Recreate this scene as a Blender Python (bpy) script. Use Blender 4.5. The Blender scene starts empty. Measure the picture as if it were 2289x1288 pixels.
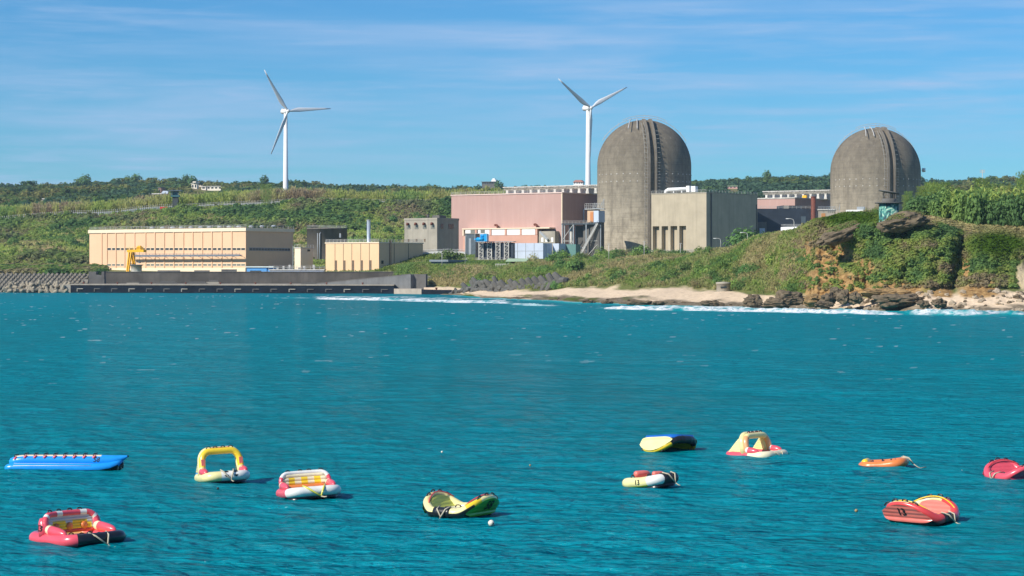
import bpy, math, random
import numpy as np
from mathutils import Vector, Matrix, noise as mn
random.seed(7)
rng = np.random.default_rng(11)
R = math.radians
sc = bpy.context.scene
COL = sc.collection

# ------------------------------------------------------------------ camera
F, CX, HY, H = 5000.0, 1144.5, 608.0, 8.2          # focal length in photo pixels, centre column, horizon row, eye height
cam_d = bpy.data.cameras.new('camera'); cam = bpy.data.objects.new('camera', cam_d); COL.objects.link(cam)
cam_d.sensor_width = 36; cam_d.lens = 36 * F / 2289; cam_d.shift_y = -(644 - HY) / 2289
cam_d.clip_start = 0.5; cam_d.clip_end = 40000
cam.location = (0, 0, H); cam.rotation_euler = (R(90), 0, 0)
sc.camera = cam

# ------------------------------------------------------------------ light
SUN_AZ, SUN_EL = 52, 36                              # degrees left of straight-behind-the-camera, above the horizon
sdir = Vector((-math.sin(R(SUN_AZ)) * math.cos(R(SUN_EL)), -math.cos(R(SUN_AZ)) * math.cos(R(SUN_EL)), math.sin(R(SUN_EL))))
sl = bpy.data.lights.new('sun', 'SUN'); sl.energy = 5.0; sl.angle = R(0.53); sl.color = (1, .94, .84)
so = bpy.data.objects.new('sun', sl); COL.objects.link(so); so.rotation_euler = sdir.to_track_quat('Z', 'Y').to_euler()
so.location = sdir * 3000
w = bpy.data.worlds.new('World'); sc.world = w; w.use_nodes = True
nt = w.node_tree; nt.nodes.clear(); N = nt.nodes; L = nt.links
out = N.new('ShaderNodeOutputWorld'); bg = N.new('ShaderNodeBackground'); sky = N.new('ShaderNodeTexSky')
sky.sky_type = 'NISHITA'; sky.sun_disc = False; sky.sun_elevation = R(SUN_EL); sky.sun_rotation = R(180 + SUN_AZ)
sky.altitude = 0; sky.air_density = 1.0; sky.dust_density = 0.0; sky.ozone_density = 3.0
hsv = N.new('ShaderNodeHueSaturation'); hsv.inputs['Saturation'].default_value = 1.15; hsv.inputs['Value'].default_value = 0.95; hsv.inputs['Hue'].default_value = 0.5
L.new(sky.outputs[0], hsv.inputs['Color'])
deep = N.new('ShaderNodeMix'); deep.data_type = 'RGBA'; deep.blend_type = 'MULTIPLY'; deep.inputs['Factor'].default_value = 1; deep.inputs['B'].default_value = (.335, .76, 1.12, 1)   # the photo's deep polarised blue
L.new(hsv.outputs[0], deep.inputs['A'])
# thin wind-drawn cirrus in the sky, by direction
tc = N.new('ShaderNodeTexCoord')
def cloud(scale, rot, lo, hi, detail=8, dist=0.4):
    mp = N.new('ShaderNodeMapping'); mp.inputs['Scale'].default_value = scale; mp.inputs['Rotation'].default_value = rot
    L.new(tc.outputs['Generated'], mp.inputs[0])
    nz = N.new('ShaderNodeTexNoise'); nz.inputs['Scale'].default_value = 1; nz.inputs['Detail'].default_value = detail
    nz.inputs['Roughness'].default_value = .58; nz.inputs['Distortion'].default_value = dist
    L.new(mp.outputs[0], nz.inputs['Vector'])
    mr = N.new('ShaderNodeMapRange'); mr.inputs[1].default_value = lo; mr.inputs[2].default_value = hi; mr.interpolation_type = 'SMOOTHSTEP'
    L.new(nz.outputs[0], mr.inputs[0]); return mr.outputs[0]
def wmath(op, a, b):
    m = N.new('ShaderNodeMath'); m.operation = op
    for i, x in enumerate((a, b)):
        if isinstance(x, (int, float)): m.inputs[i].default_value = x
        else: L.new(x, m.inputs[i])
    return m.outputs[0]
c1 = cloud((6, 6, 80), (0, R(2.0), 0), .36, .72)
c2 = cloud((2.6, 2.6, 20), (0, R(-2), 0), .34, .62, 4)
c3 = cloud((20, 20, 260), (0, R(3), 0), .44, .74)
cm = wmath('MULTIPLY', c2, wmath('ADD', wmath('MULTIPLY', c1, .52), wmath('MULTIPLY', c3, .34)))
cm = wmath('ADD', cm, wmath('MULTIPLY', c1, .12))
mixc = N.new('ShaderNodeMix'); mixc.data_type = 'RGBA'
L.new(cm, mixc.inputs['Factor']); L.new(deep.outputs['Result'], mixc.inputs['A'])
mixc.inputs['B'].default_value = (4.2, 5.7, 8.3, 1)
L.new(mixc.outputs['Result'], bg.inputs['Color']); bg.inputs['Strength'].default_value = 0.088
L.new(bg.outputs[0], out.inputs[0])
sc.view_settings.view_transform = 'Standard'; sc.view_settings.look = 'None'
sc.view_settings.exposure = 0.25; sc.view_settings.gamma = 1.0
sc.cycles.max_bounces = 5; sc.cycles.transparent_max_bounces = 8; sc.cycles.use_denoising = True; sc.cycles.use_adaptive_sampling = False; sc.cycles.sample_clamp_direct = 3.0; sc.cycles.sample_clamp_indirect = 3.0
sc.cycles.volume_bounces = 0; sc.cycles.caustics_reflective = False; sc.cycles.caustics_refractive = False

# ------------------------------------------------------------------ helpers
def P(px, py, Y): return Vector(((px - CX) / F * Y, Y, H - (py - HY) / F * Y))
def PX(px, Y, z): return Vector(((px - CX) / F * Y, Y, z))
def PW(px, py):
    Y = F * H / (py - HY); return Vector(((px - CX) / F * Y, Y, 0))

def tag(o, label=None, cat=None, group=None, kind=None):
    if label: o['label'] = label
    if cat: o['category'] = cat
    if group: o['group'] = group
    if kind: o['kind'] = kind
    return o
def empty(name, loc=(0, 0, 0), rz=0.0, label=None, cat=None, group=None):
    o = bpy.data.objects.new(name, None); COL.objects.link(o); o.location = loc; o.rotation_euler = (0, 0, rz)
    o.empty_display_size = .5
    return tag(o, label, cat, group)
def copy_tree(o, parent=None):
    c = o.copy(); COL.objects.link(c)
    if parent is not None: c.parent = parent
    for ch in list(o.children): copy_tree(ch, c)
    return c

class MB:
    def __init__(s): s.v = []; s.f = []; s.m = []; s.s = []
    def add(s, vs, fs, mat=0, smooth=False):
        b = len(s.v); s.v.extend([tuple(v) for v in vs])
        for i, f in enumerate(fs):
            s.f.append([b + k for k in f]); s.m.append(mat[i] if isinstance(mat, (list, tuple)) else mat); s.s.append(smooth)
        return s
    def box(s, x0, x1, y0, y1, z0, z1, mat=0):
        vs = [(x, y, z) for z in (z0, z1) for y in (y0, y1) for x in (x0, x1)]
        return s.add(vs, [(0, 2, 3, 1), (4, 5, 7, 6), (0, 1, 5, 4), (2, 6, 7, 3), (0, 4, 6, 2), (1, 3, 7, 5)], mat)
    def beam(s, a, b, wx, wz=None, mat=0):
        a = Vector(a); b = Vector(b); d = (b - a).normalized(); wz = wz or wx
        up = Vector((0, 0, 1)) if abs(d.z) < .95 else Vector((0, 1, 0))
        x = d.cross(up).normalized() * wx / 2; z = x.normalized().cross(d).normalized() * wz / 2
        vs = [p + sx * x + sz * z for p in (a, b) for sx, sz in ((-1, -1), (1, -1), (1, 1), (-1, 1))]
        return s.add(vs, [(3, 2, 1, 0), (4, 5, 6, 7), (0, 1, 5, 4), (1, 2, 6, 5), (2, 3, 7, 6), (3, 0, 4, 7)], mat)
    def tube(s, pts, r, n=10, mat=0, closed=False, caps=True, smooth=True, flat=1.0, matfn=None, up=(0, 0, 1)):
        pts = [Vector(p) for p in pts]; m = len(pts); rr = r if isinstance(r, (list, tuple)) else [r] * m
        vs = []; prevx = None
        for i, p in enumerate(pts):
            if closed: d = pts[(i + 1) % m] - pts[i - 1]
            else: d = pts[min(i + 1, m - 1)] - pts[max(i - 1, 0)]
            d = d.normalized() if d.length > 1e-9 else Vector((1, 0, 0))
            if prevx is None:
                u = Vector(up)
                if abs(d.dot(u)) > .97: u = Vector((1, 0, 0)) if abs(d.x) < .9 else Vector((0, 1, 0))
                x = d.cross(u).normalized()
            else:
                x = (prevx - d * prevx.dot(d)); x = x.normalized() if x.length > 1e-6 else prevx
            prevx = x; z = x.cross(d)
            for k in range(n):
                a = 2 * math.pi * k / n; vs.append(p + rr[i] * (math.cos(a) * x + flat * math.sin(a) * z))
        fs = []; ms = []
        for i in range(m if closed else m - 1):
            j = (i + 1) % m
            for k in range(n):
                k2 = (k + 1) % n; fs.append((i * n + k, i * n + k2, j * n + k2, j * n + k))
                ms.append(matfn(i, k / n, (pts[i] + pts[j]) / 2) if matfn else mat)
        if caps and not closed:
            fs.append(tuple(range(n))[::-1]); ms.append(ms[0]); fs.append(tuple((m - 1) * n + k for k in range(n))); ms.append(ms[-2])
        return s.add(vs, fs, ms, smooth)
    def lathe(s, prof, n=48, c=(0, 0, 0), mat=0, smooth=True, matfn=None):
        vs = [(c[0] + r * math.cos(2 * math.pi * k / n), c[1] + r * math.sin(2 * math.pi * k / n), c[2] + z) for r, z in prof for k in range(n)]
        fs = []; ms = []
        for i in range(len(prof) - 1):
            for k in range(n):
                k2 = (k + 1) % n; fs.append((i * n + k, i * n + k2, (i + 1) * n + k2, (i + 1) * n + k)); ms.append(matfn(i) if matfn else mat)
        if prof[-1][0] > 1e-3: fs.append(tuple((len(prof) - 1) * n + k for k in range(n))); ms.append(mat)
        return s.add(vs, fs, ms, smooth)
    def prism(s, poly, y0, y1, mat=0):     # poly in x,z extruded in y
        n = len(poly); vs = [(x, y0, z) for x, z in poly] + [(x, y1, z) for x, z in poly]
        fs = [tuple(range(n)), tuple(range(2 * n - 1, n - 1, -1))] + [(i, (i + n), (i + 1) % n + n, (i + 1) % n) for i in range(n)]
        return s.add(vs, fs, mat)
    def slab(s, poly, z0, z1, mat=0):      # poly in x,y (counter-clockwise) extruded in z
        n = len(poly); vs = [(x, y, z0) for x, y in poly] + [(x, y, z1) for x, y in poly]
        fs = [tuple(range(n))[::-1], tuple(range(n, 2 * n))] + [(i, (i + 1) % n, (i + 1) % n + n, i + n) for i in range(n)]
        return s.add(vs, fs, mat)
    def build(s, name, mats, parent=None, loc=None, rz=None):
        me = bpy.data.meshes.new(name); me.from_pydata(s.v, [], s.f)
        if not isinstance(mats, (list, tuple)): mats = [mats]
        for m in mats: me.materials.append(m)
        me.polygons.foreach_set('material_index', s.m); me.polygons.foreach_set('use_smooth', s.s); me.update()
        o = bpy.data.objects.new(name, me); COL.objects.link(o)
        if parent is not None: o.parent = parent
        if loc is not None: o.location = loc
        if rz is not None: o.rotation_euler = (0, 0, rz)
        return o

def np_mesh(name, V, faces, mat, cols=None, smooth=False, k=4, parent=None):
    """V (n,3), faces (m,k) numpy."""
    me = bpy.data.meshes.new(name); me.vertices.add(len(V)); me.vertices.foreach_set('co', np.ascontiguousarray(V, np.float32).ravel())
    m = len(faces); me.loops.add(m * k); me.loops.foreach_set('vertex_index', np.ascontiguousarray(faces, np.int32).ravel())
    me.polygons.add(m); me.polygons.foreach_set('loop_start', np.arange(0, m * k, k, dtype=np.int32))
    me.polygons.foreach_set('use_smooth', np.full(m, smooth, bool))
    me.update(calc_edges=True)
    for nm, arr in (cols or {}).items():
        at = me.attributes.new(nm, 'FLOAT_COLOR', 'POINT'); a = np.ones((len(V), 4), np.float32); a[:, :3] = arr; at.data.foreach_set('color', a.ravel())
    for q in (mat if isinstance(mat, (list, tuple)) else [mat]): me.materials.append(q)
    o = bpy.data.objects.new(name, me); COL.objects.link(o)
    if parent is not None: o.parent = parent
    return o

def hashn(ix, iy, seed):
    h = (ix.astype(np.int64) * 374761393 + iy.astype(np.int64) * 668265263 + seed * 982451653) & 0xffffffff
    h = ((h ^ (h >> 13)) * 1274126177) & 0xffffffff
    return ((h ^ (h >> 16)) & 0xffff) / 65535.0
def vn(x, y, seed=0):
    ix = np.floor(x); iy = np.floor(y); fx = x - ix; fy = y - iy; fx = fx * fx * (3 - 2 * fx); fy = fy * fy * (3 - 2 * fy)
    a = hashn(ix, iy, seed); b = hashn(ix + 1, iy, seed); c = hashn(ix, iy + 1, seed); d = hashn(ix + 1, iy + 1, seed)
    return a + (b - a) * fx + (c - a) * fy + (a - b - c + d) * fx * fy
def fbm(x, y, seed=0, oct=4, g=.5):
    t = 0; amp = 1; s = 0
    for o in range(oct): t = t + amp * vn(x * 2 ** o, y * 2 ** o, seed + o * 17); s += amp; amp *= g
    return t / s

# ------------------------------------------------------------------ materials
def mat(name, col, rough=.65, var=.18, scale=.4, streak=0.0, streak_col=None, bump=0.0, bscale=3.0, metal=0.0, lines=None, spec=.35, coat=0.0, seed=0):
    m = bpy.data.materials.new(name); m.use_nodes = True; nt = m.node_tree; N = nt.nodes; L = nt.links
    b = N['Principled BSDF']; b.inputs['Roughness'].default_value = rough; b.inputs['Metallic'].default_value = metal
    b.inputs['Specular IOR Level'].default_value = spec
    if coat: b.inputs['Coat Weight'].default_value = coat; b.inputs['Coat Roughness'].default_value = .15
    tc = N.new('ShaderNodeTexCoord')
    def noise(sc3, sc, det=5, ro=.6):
        mp = N.new('ShaderNodeMapping'); mp.inputs['Scale'].default_value = sc3; mp.inputs['Location'].default_value = (seed * 7.3, seed * 3.1, 0)
        L.new(tc.outputs['Object'], mp.inputs[0])
        n = N.new('ShaderNodeTexNoise'); n.inputs['Scale'].default_value = sc; n.inputs['Detail'].default_value = det; n.inputs['Roughness'].default_value = ro
        L.new(mp.outputs[0], n.inputs['Vector']); return n.outputs[0]
    def rng_(v, lo, hi, a, c):
        r = N.new('ShaderNodeMapRange'); r.inputs[1].default_value = lo; r.inputs[2].default_value = hi; r.inputs[3].default_value = a; r.inputs[4].default_value = c
        L.new(v, r.inputs[0]); return r.outputs[0]
    def mix(kind, fac, a, c):
        x = N.new('ShaderNodeMix'); x.data_type = 'RGBA'; x.blend_type = kind
        if isinstance(fac, float): x.inputs['Factor'].default_value = fac
        else: L.new(fac, x.inputs['Factor'])
        for nm, v in (('A', a), ('B', c)):
            if isinstance(v, tuple): x.inputs[nm].default_value = v
            else: L.new(v, x.inputs[nm])
        return x.outputs['Result']
    c = (*col, 1)
    if var:
        v = noise((1, 1, 1), scale)
        c = mix('MIX', rng_(v, .3, .7, 0, 1), tuple(x * (1 - var) for x in col) + (1,), tuple(min(1, x * (1 + var * .8)) for x in col) + (1,))
    if streak:
        s = noise((1, 1, .07), .55, 6, .7)
        sc_ = streak_col or tuple(x * .35 for x in col)
        c = mix('MIX', rng_(s, .5, .78, 0, streak), c, (*sc_, 1))
    if lines:          # (axis scale vector, frequency, strength): fine darker joints
        mp = N.new('ShaderNodeMapping'); L.new(tc.outputs['Object'], mp.inputs[0]); mp.inputs['Scale'].default_value = lines[0]
        wv = N.new('ShaderNodeTexWave'); wv.wave_type = 'BANDS'; wv.bands_direction = lines[3] if len(lines) > 3 else 'Z'; wv.inputs['Scale'].default_value = lines[1]
        wv.inputs['Distortion'].default_value = 0; L.new(mp.outputs[0], wv.inputs['Vector'])
        c = mix('MULTIPLY', rng_(wv.outputs[1], .0, .12, lines[2], 0), c, (.35, .35, .35, 1))
    if isinstance(c, tuple): b.inputs['Base Color'].default_value = c
    else: L.new(c, b.inputs['Base Color'])
    if bump:
        n = noise((1, 1, 1), bscale, 6, .65); bp = N.new('ShaderNodeBump'); bp.inputs['Strength'].default_value = bump; bp.inputs['Distance'].default_value = .2
        L.new(n, bp.inputs['Height']); L.new(bp.outputs[0], b.inputs['Normal'])
    return m

def leaf_mat(name, trans=.45):
    m = bpy.data.materials.new(name); m.use_nodes = True; nt = m.node_tree; N = nt.nodes; L = nt.links; N.clear()
    o = N.new('ShaderNodeOutputMaterial'); d = N.new('ShaderNodeBsdfDiffuse'); t = N.new('ShaderNodeBsdfTranslucent'); x = N.new('ShaderNodeMixShader')
    at = N.new('ShaderNodeAttribute'); at.attribute_name = 'tint'; oi = N.new('ShaderNodeObjectInfo')
    h = N.new('ShaderNodeHueSaturation')
    r1 = N.new('ShaderNodeMapRange'); r1.inputs[3].default_value = .478; r1.inputs[4].default_value = .515; L.new(oi.outputs['Random'], r1.inputs[0])
    mu = N.new('ShaderNodeMath'); mu.operation = 'MULTIPLY'; mu.inputs[1].default_value = 7.31; L.new(oi.outputs['Random'], mu.inputs[0])
    fr = N.new('ShaderNodeMath'); fr.operation = 'FRACT'; L.new(mu.outputs[0], fr.inputs[0])
    r2 = N.new('ShaderNodeMapRange'); r2.inputs[3].default_value = .75; r2.inputs[4].default_value = 1.25; L.new(fr.outputs[0], r2.inputs[0])
    L.new(r1.outputs[0], h.inputs['Hue']); L.new(r2.outputs[0], h.inputs['Value']); L.new(at.outputs['Color'], h.inputs['Color'])
    L.new(h.outputs[0], d.inputs[0]); L.new(h.outputs[0], t.inputs[0]); x.inputs[0].default_value = trans
    L.new(d.outputs[0], x.inputs[1]); L.new(t.outputs[0], x.inputs[2]); L.new(x.outputs[0], o.inputs[0])
    return m
LEAF = leaf_mat('foliage')
BARK = mat('bark', (.13, .095, .06), .9, .3, 2)
# ------------------------------------------------------------------ terrain: one sheet lofted through surveyed lines
# px column : shore, toe, crest, terrace edge, upper terrace, slope toe, fence line, mid hill, ridge  as (distance, height)
COLS = {
 -900: [(917, -.5), (919, 4), (923, 6.8), (960, 8), (990, 8.5), (1018, 9.5), (1300, 32), (1600, 50), (2300, 90)],
 0:    [(917, -.5), (919, 4), (923, 6.8), (950, 8), (985, 8.5), (1015, 9.5), (1300, 37), (1600, 55), (2300, 92)],
 200:  [(917, -.5), (919, 4), (923, 6.8), (955, 8), (990, 8.5), (1020, 9.5), (1300, 40.4), (1600, 56), (2300, 94)],
 390:  [(917, -.5), (919, 4), (923, 6.8), (955, 8), (990, 8.5), (1025, 9.5), (1300, 44), (1600, 57), (2300, 94)],
 690:  [(914, -.5), (917, 4), (922, 6.8), (955, 8), (995, 8.5), (1040, 10), (1300, 48.7), (1600, 57), (2300, 93)],
 800:  [(905, -.5), (910, 4), (916, 7), (935, 8.6), (1000, 8.8), (1045, 11), (1300, 48.7), (1600, 57), (2300, 92)],
 930:  [(850, -.5), (880, 3), (898, 10.4), (915, 10.8), (945, 14.5), (1090, 16), (1300, 48.7), (1600, 57), (2300, 92)],
 1000: [(795, -.5), (842, 2.4), (882, 9.6), (905, 10.2), (945, 15), (1120, 16), (1300, 48.7), (1600, 58), (2300, 92)],
 1100: [(690, -.5), (768, 1.7), (832, 9.0), (880, 9.8), (930, 14), (1120, 16), (1300, 48.5), (1600, 58), (2300, 92)],
 1200: [(645, -.5), (728, 2.5), (800, 9.8), (860, 10.9), (920, 13.6), (1120, 16), (1300, 46), (1600, 58), (2300, 92)],
 1300: [(590, -.5), (690, 3.4), (785, 10.6), (830, 11.5), (900, 13.6), (1120, 16), (1300, 44), (1600, 58), (2300, 92)],
 1500: [(535, -.5), (622, 3.7), (718, 12.0), (760, 12.7), (850, 13.8), (1120, 16), (1300, 42), (1600, 60), (2300, 97)],
 1620: [(524, -.5), (588, 3.4), (672, 14.4), (720, 14.7), (850, 14.6), (1120, 16), (1300, 42), (1600, 60), (2300, 100)],
 1700: [(517, -.5), (562, 2.8), (636, 17.4), (690, 17.8), (850, 15.5), (1120, 17), (1300, 42), (1600, 61), (2300, 100)],
 1770: [(503, -.5), (528, 2.4), (575, 17.8), (640, 18.2), (850, 16), (1120, 17), (1300, 42), (1600, 62), (2300, 100)],
 1830: [(489, -.5), (505, 2.3), (528, 20.2), (600, 21.0), (850, 17), (1120, 18), (1300, 42), (1600, 62), (2300, 100)],
 1900: [(480, -.5), (494, 2.6), (516, 21.3), (560, 22.2), (700, 20), (1120, 18), (1300, 42), (1600, 62), (2300, 100)],
 1990: [(471, -.5), (484, 2.8), (506, 20.4), (556, 22.6), (700, 21), (1120, 18), (1300, 42), (1600, 62), (2300, 99)],
 2080: [(461, -.5), (477, 3.4), (503, 18.4), (552, 22.2), (700, 22), (1120, 18), (1300, 42), (1600, 62), (2300, 98)],
 2180: [(452, -.5), (472, 4.2), (500, 15.6), (545, 20.6), (700, 22), (1120, 18), (1300, 42), (1600, 62), (2300, 98)],
 2289: [(446, -.5), (468, 4.0), (502, 14.2), (540, 20.4), (700, 22), (1120, 18), (1300, 42), (1600, 62), (2300, 98)],
 3200: [(425, -.5), (450, 4.0), (490, 16), (530, 20), (700, 22), (1120, 18), (1300, 42), (1600, 62), (2300, 98)],
}
_cp = np.array(sorted(COLS)); _cy = np.array([[a for a, b in COLS[k]] for k in sorted(COLS)], float); _cz = np.array([[b for a, b in COLS[k]] for k in sorted(COLS)], float)
def _ext(Y, Z):
    y0 = Y[:, :1] - 40; z0 = np.full_like(y0, -4); y1 = np.full_like(y0, 3600); z1 = Z[:, -1:] - 14
    return np.hstack([y0, Y, y1]), np.hstack([z0, Z, z1])
_cy, _cz = _ext(_cy, _cz)
NR = _cy.shape[1]
def rows_at(px):
    """control (distance, height) rows interpolated at photo columns px (n,) -> (n,NR),(n,NR)"""
    px = np.asarray(px, float)
    i = np.clip(np.searchsorted(_cp, px) - 1, 0, len(_cp) - 2); t = np.clip((px - _cp[i]) / (_cp[i + 1] - _cp[i]), 0, 1); t = t * t * (3 - 2 * t)
    t = t[:, None]; return _cy[i] * (1 - t) + _cy[i + 1] * t, _cz[i] * (1 - t) + _cz[i + 1] * t
def g_bump(px, X, Y, Z, row):
    """relief added to the loft"""
    cl = np.clip((px - 1740) / 70, 0, 1) * np.clip((row - 1.7) / .5, 0, 1) * np.clip((3.4 - row) / .5, 0, 1)     # cliff face
    dy = cl * ((fbm(px / 46., Z / 5., 3, 4) - .5) * 11 + np.abs(fbm(px / 17., Z / 2.3, 9, 3) - .5) * 5)
    gully = np.exp(-((px - 2142 - (Z - 10) * 1.6) / 17.) ** 2) * cl * 8
    ledge = np.exp(-((px - 1890) / 60.) ** 2) * cl * np.clip((16.5 - Z) / 3, 0, 1) * np.clip((Z - 8) / 3, 0, 1) * 5
    bank = np.clip((1780 - px) / 60, 0, 1) * np.clip((row - 1.9) / .3, 0, 1) * np.clip((4.6 - row) / .6, 0, 1) * np.clip((px - 1000) / 60, 0, 1)
    dz = bank * (fbm(X / 16., Y / 16., 21, 4) - .5) * 3.6
    beach = np.clip((px - 1000) / 60, 0, 1) * np.clip((row - .9) / .2, 0, 1) * np.clip((2.3 - row) / .3, 0, 1)
    dz = dz + beach * (fbm(X / 9., Y / 14., 31, 4) - .5) * 1.4
    hill = np.clip((row - 5.8) / .4, 0, 1)
    dz = dz + hill * ((fbm(X / 70., Y / 70., 41, 4) - .5) * (5 + 6 * np.clip(row - 7, 0, 1)))
    ridge = np.clip((row - 8) / 1.0, 0, 1)
    dz = dz + ridge * (fbm(X / 260., Y / 500., 51, 3) - .5) * 12
    return dy + gully + ledge, dz
def terr(px, row):
    """arrays px,row (float row index) -> X,Y,Z"""
    px = np.asarray(px, float); row = np.asarray(row, float)
    Yr, Zr = rows_at(px); i = np.clip(row.astype(int), 0, NR - 2); t = row - i; k = np.arange(len(px))
    # keep corners crisp at the shore, soften elsewhere
    Y = Yr[k, i] * (1 - t) + Yr[k, i + 1] * t; ts = t * t * (3 - 2 * t); tz = np.where((i >= 2) & (i < 5), .45 * t + .55 * ts, t)
    Z = Zr[k, i] * (1 - tz) + Zr[k, i + 1] * tz; X = (px - CX) / F * Y
    dy, dz = g_bump(px, X, Y, Z, row); Y2 = Y + dy
    return (px - CX) / F * Y2, Y2, Z + dz
def ground(X, Y):
    """height of the land at one point"""
    px = np.array([CX + F * X / Y]); Yr, Zr = rows_at(px); Yr = Yr[0]
    i = int(np.clip(np.searchsorted(Yr, Y) - 1, 0, NR - 2)); row = np.array([i + (Y - Yr[i]) / (Yr[i + 1] - Yr[i])])
    return float(terr(px, row)[2][0])
def gz(px, Y): return ground((px - CX) / F * Y, Y)

gpx = np.concatenate([np.arange(-900, -30, 30), np.arange(-30, 960, 6), np.arange(960, 1700, 3.5), np.arange(1700, 2320, 2.2), np.arange(2320, 3201, 40)])
seg = [3, 26, 46, 14, 14, 10, 34, 18, 22, 3]
grow = np.concatenate([np.arange(n) / n + i for i, n in enumerate(seg)] + [[NR - 1.0]])
GP, GR = np.meshgrid(gpx, grow, indexing='ij'); sh = GP.shape
X, Y, Z = terr(GP.ravel(), GR.ravel()); V = np.stack([X, Y, Z], 1)
pyv = HY + (H - Z) / Y * F; pxv = GP.ravel(); rw = GR.ravel()
def ell(cx, cy, rx, ry, s=.35):
    d = np.sqrt(((pxv - cx) / rx) ** 2 + ((pyv - cy) / ry) ** 2) + (fbm(pxv / 26., pyv / 15., 77, 4) - .5) * .8
    return np.clip((1 - d) / s, 0, 1)
OCHRE = [(1862, 566, 58, 24), (1826, 638, 50, 44), (1895, 640, 84, 34), (1985, 650, 90, 24), (1850, 600, 40, 30), (1935, 600, 30, 26), (1806, 560, 14, 34), (2190, 648, 60, 22), (2110, 655, 30, 18), (2160, 600, 12, 30)]
ochre = np.zeros(len(V))
for e in OCHRE: ochre = np.maximum(ochre, ell(*e))
ochre *= (rw > 1.8) & (rw < 3.2)
sandp = np.maximum(ell(2292, 616, 26, 40) * .6, ell(2180, 650, 56, 20) * .4)
sand = np.clip((2.03 + (fbm(pxv / 30., pyv / 8., 5, 3) - .5) * .35 - rw) / .12, 0, 1); sand = np.maximum(sand, sandp)
wet = np.clip((1.46 + (fbm(pxv / 40., rw * 8, 15, 4) - .5) * .5 - rw) / .12, 0, 1) * (pxv > 960)
algae = np.clip((fbm(pxv / 25., rw * 9, 25, 4) - .5) / .12, 0, 1) * wet * np.clip((1500 - pxv) / 200, 0, 1)
bare = np.clip((fbm(V[:, 0] / 22., V[:, 1] / 22., 61, 4) - .53) / .06, 0, 1) * (rw > 5.9)
me_cols = {'zone': np.stack([sand, ochre, np.clip(wet, 0, 1)], 1), 'zone2': np.stack([algae, bare, (rw > 3.6) * 1.0], 1)}
a = np.arange(sh[0] * sh[1]).reshape(sh)
quads = np.stack([a[:-1, :-1], a[1:, :-1], a[1:, 1:], a[:-1, 1:]], -1).reshape(-1, 4)

def terrain_mat():
    m = bpy.data.materials.new('land'); m.use_nodes = True; nt = m.node_tree; N = nt.nodes; L = nt.links; b = N['Principled BSDF']
    b.inputs['Roughness'].default_value = .95; b.inputs['Specular IOR Level'].default_value = .1
    tc = N.new('ShaderNodeTexCoord')
    def noise(sc, det=6, ro=.65, s3=(1, 1, 1)):
        mp = N.new('ShaderNodeMapping'); mp.inputs['Scale'].default_value = s3; L.new(tc.outputs['Object'], mp.inputs[0])
        n = N.new('ShaderNodeTexNoise'); n.inputs['Scale'].default_value = sc; n.inputs['Detail'].default_value = det; n.inputs['Roughness'].default_value = ro; L.new(mp.outputs[0], n.inputs['Vector']); return n.outputs[0]
    def ramp(v, stops):
        r = N.new('ShaderNodeValToRGB'); e = r.color_ramp.elements
        while len(e) < len(stops): e.new(.5)
        for el, (p, c) in zip(e, stops): el.position = p; el.color = (*c, 1)
        L.new(v, r.inputs[0]); return r.outputs[0]
    def mix(f, a, c):
        x = N.new('ShaderNodeMix'); x.data_type = 'RGBA'; L.new(f, x.inputs['Factor']); L.new(a, x.inputs['A']); L.new(c, x.inputs['B']); return x.outputs['Result']
    def attr(nm):
        at = N.new('ShaderNodeAttribute'); at.attribute_name = nm; s = N.new('ShaderNodeSeparateColor'); L.new(at.outputs['Color'], s.inputs[0]); return s.outputs
    z1 = attr('zone'); z2 = attr('zone2')
    grass = ramp(noise(.12), [(.3, (.085, .12, .032)), (.5, (.15, .165, .048)), (.68, (.24, .215, .085))])
    soil = ramp(noise(.5), [(.3, (.16, .10, .05)), (.7, (.26, .17, .085))])
    sandc = ramp(noise(.9, 8, .7, (1, .5, 1)), [(.28, (.48, .37, .25)), (.46, (.70, .54, .37)), (.75, (.84, .67, .47))])
    och = ramp(noise(.55, 8, .75, (1, 1, 2.2)), [(.28, (.05, .032, .018)), (.42, (.23, .13, .05)), (.58, (.43, .27, .11)), (.75, (.56, .41, .22))])
    wetc = ramp(noise(1.2, 8, .75), [(.3, (.07, .06, .045)), (.6, (.26, .21, .14))])
    alg = ramp(noise(1.5), [(.3, (.05, .075, .008)), (.7, (.12, .15, .02))])
    c = mix(z2[1], grass, soil); c = mix(z1[0], c, sandc); c = mix(z1[1], c, och); c = mix(z1[2], c, wetc); c = mix(z2[0], c, alg)
    L.new(c, b.inputs['Base Color'])
    bp = N.new('ShaderNodeBump'); bp.inputs['Strength'].default_value = .8; bp.inputs['Distance'].default_value = .5; L.new(noise(1.3, 8, .7), bp.inputs['Height']); L.new(bp.outputs[0], b.inputs['Normal'])
    return m
LAND = terrain_mat()
tag(np_mesh('terrain', V, quads, LAND, me_cols, smooth=True), kind='structure')

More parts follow.
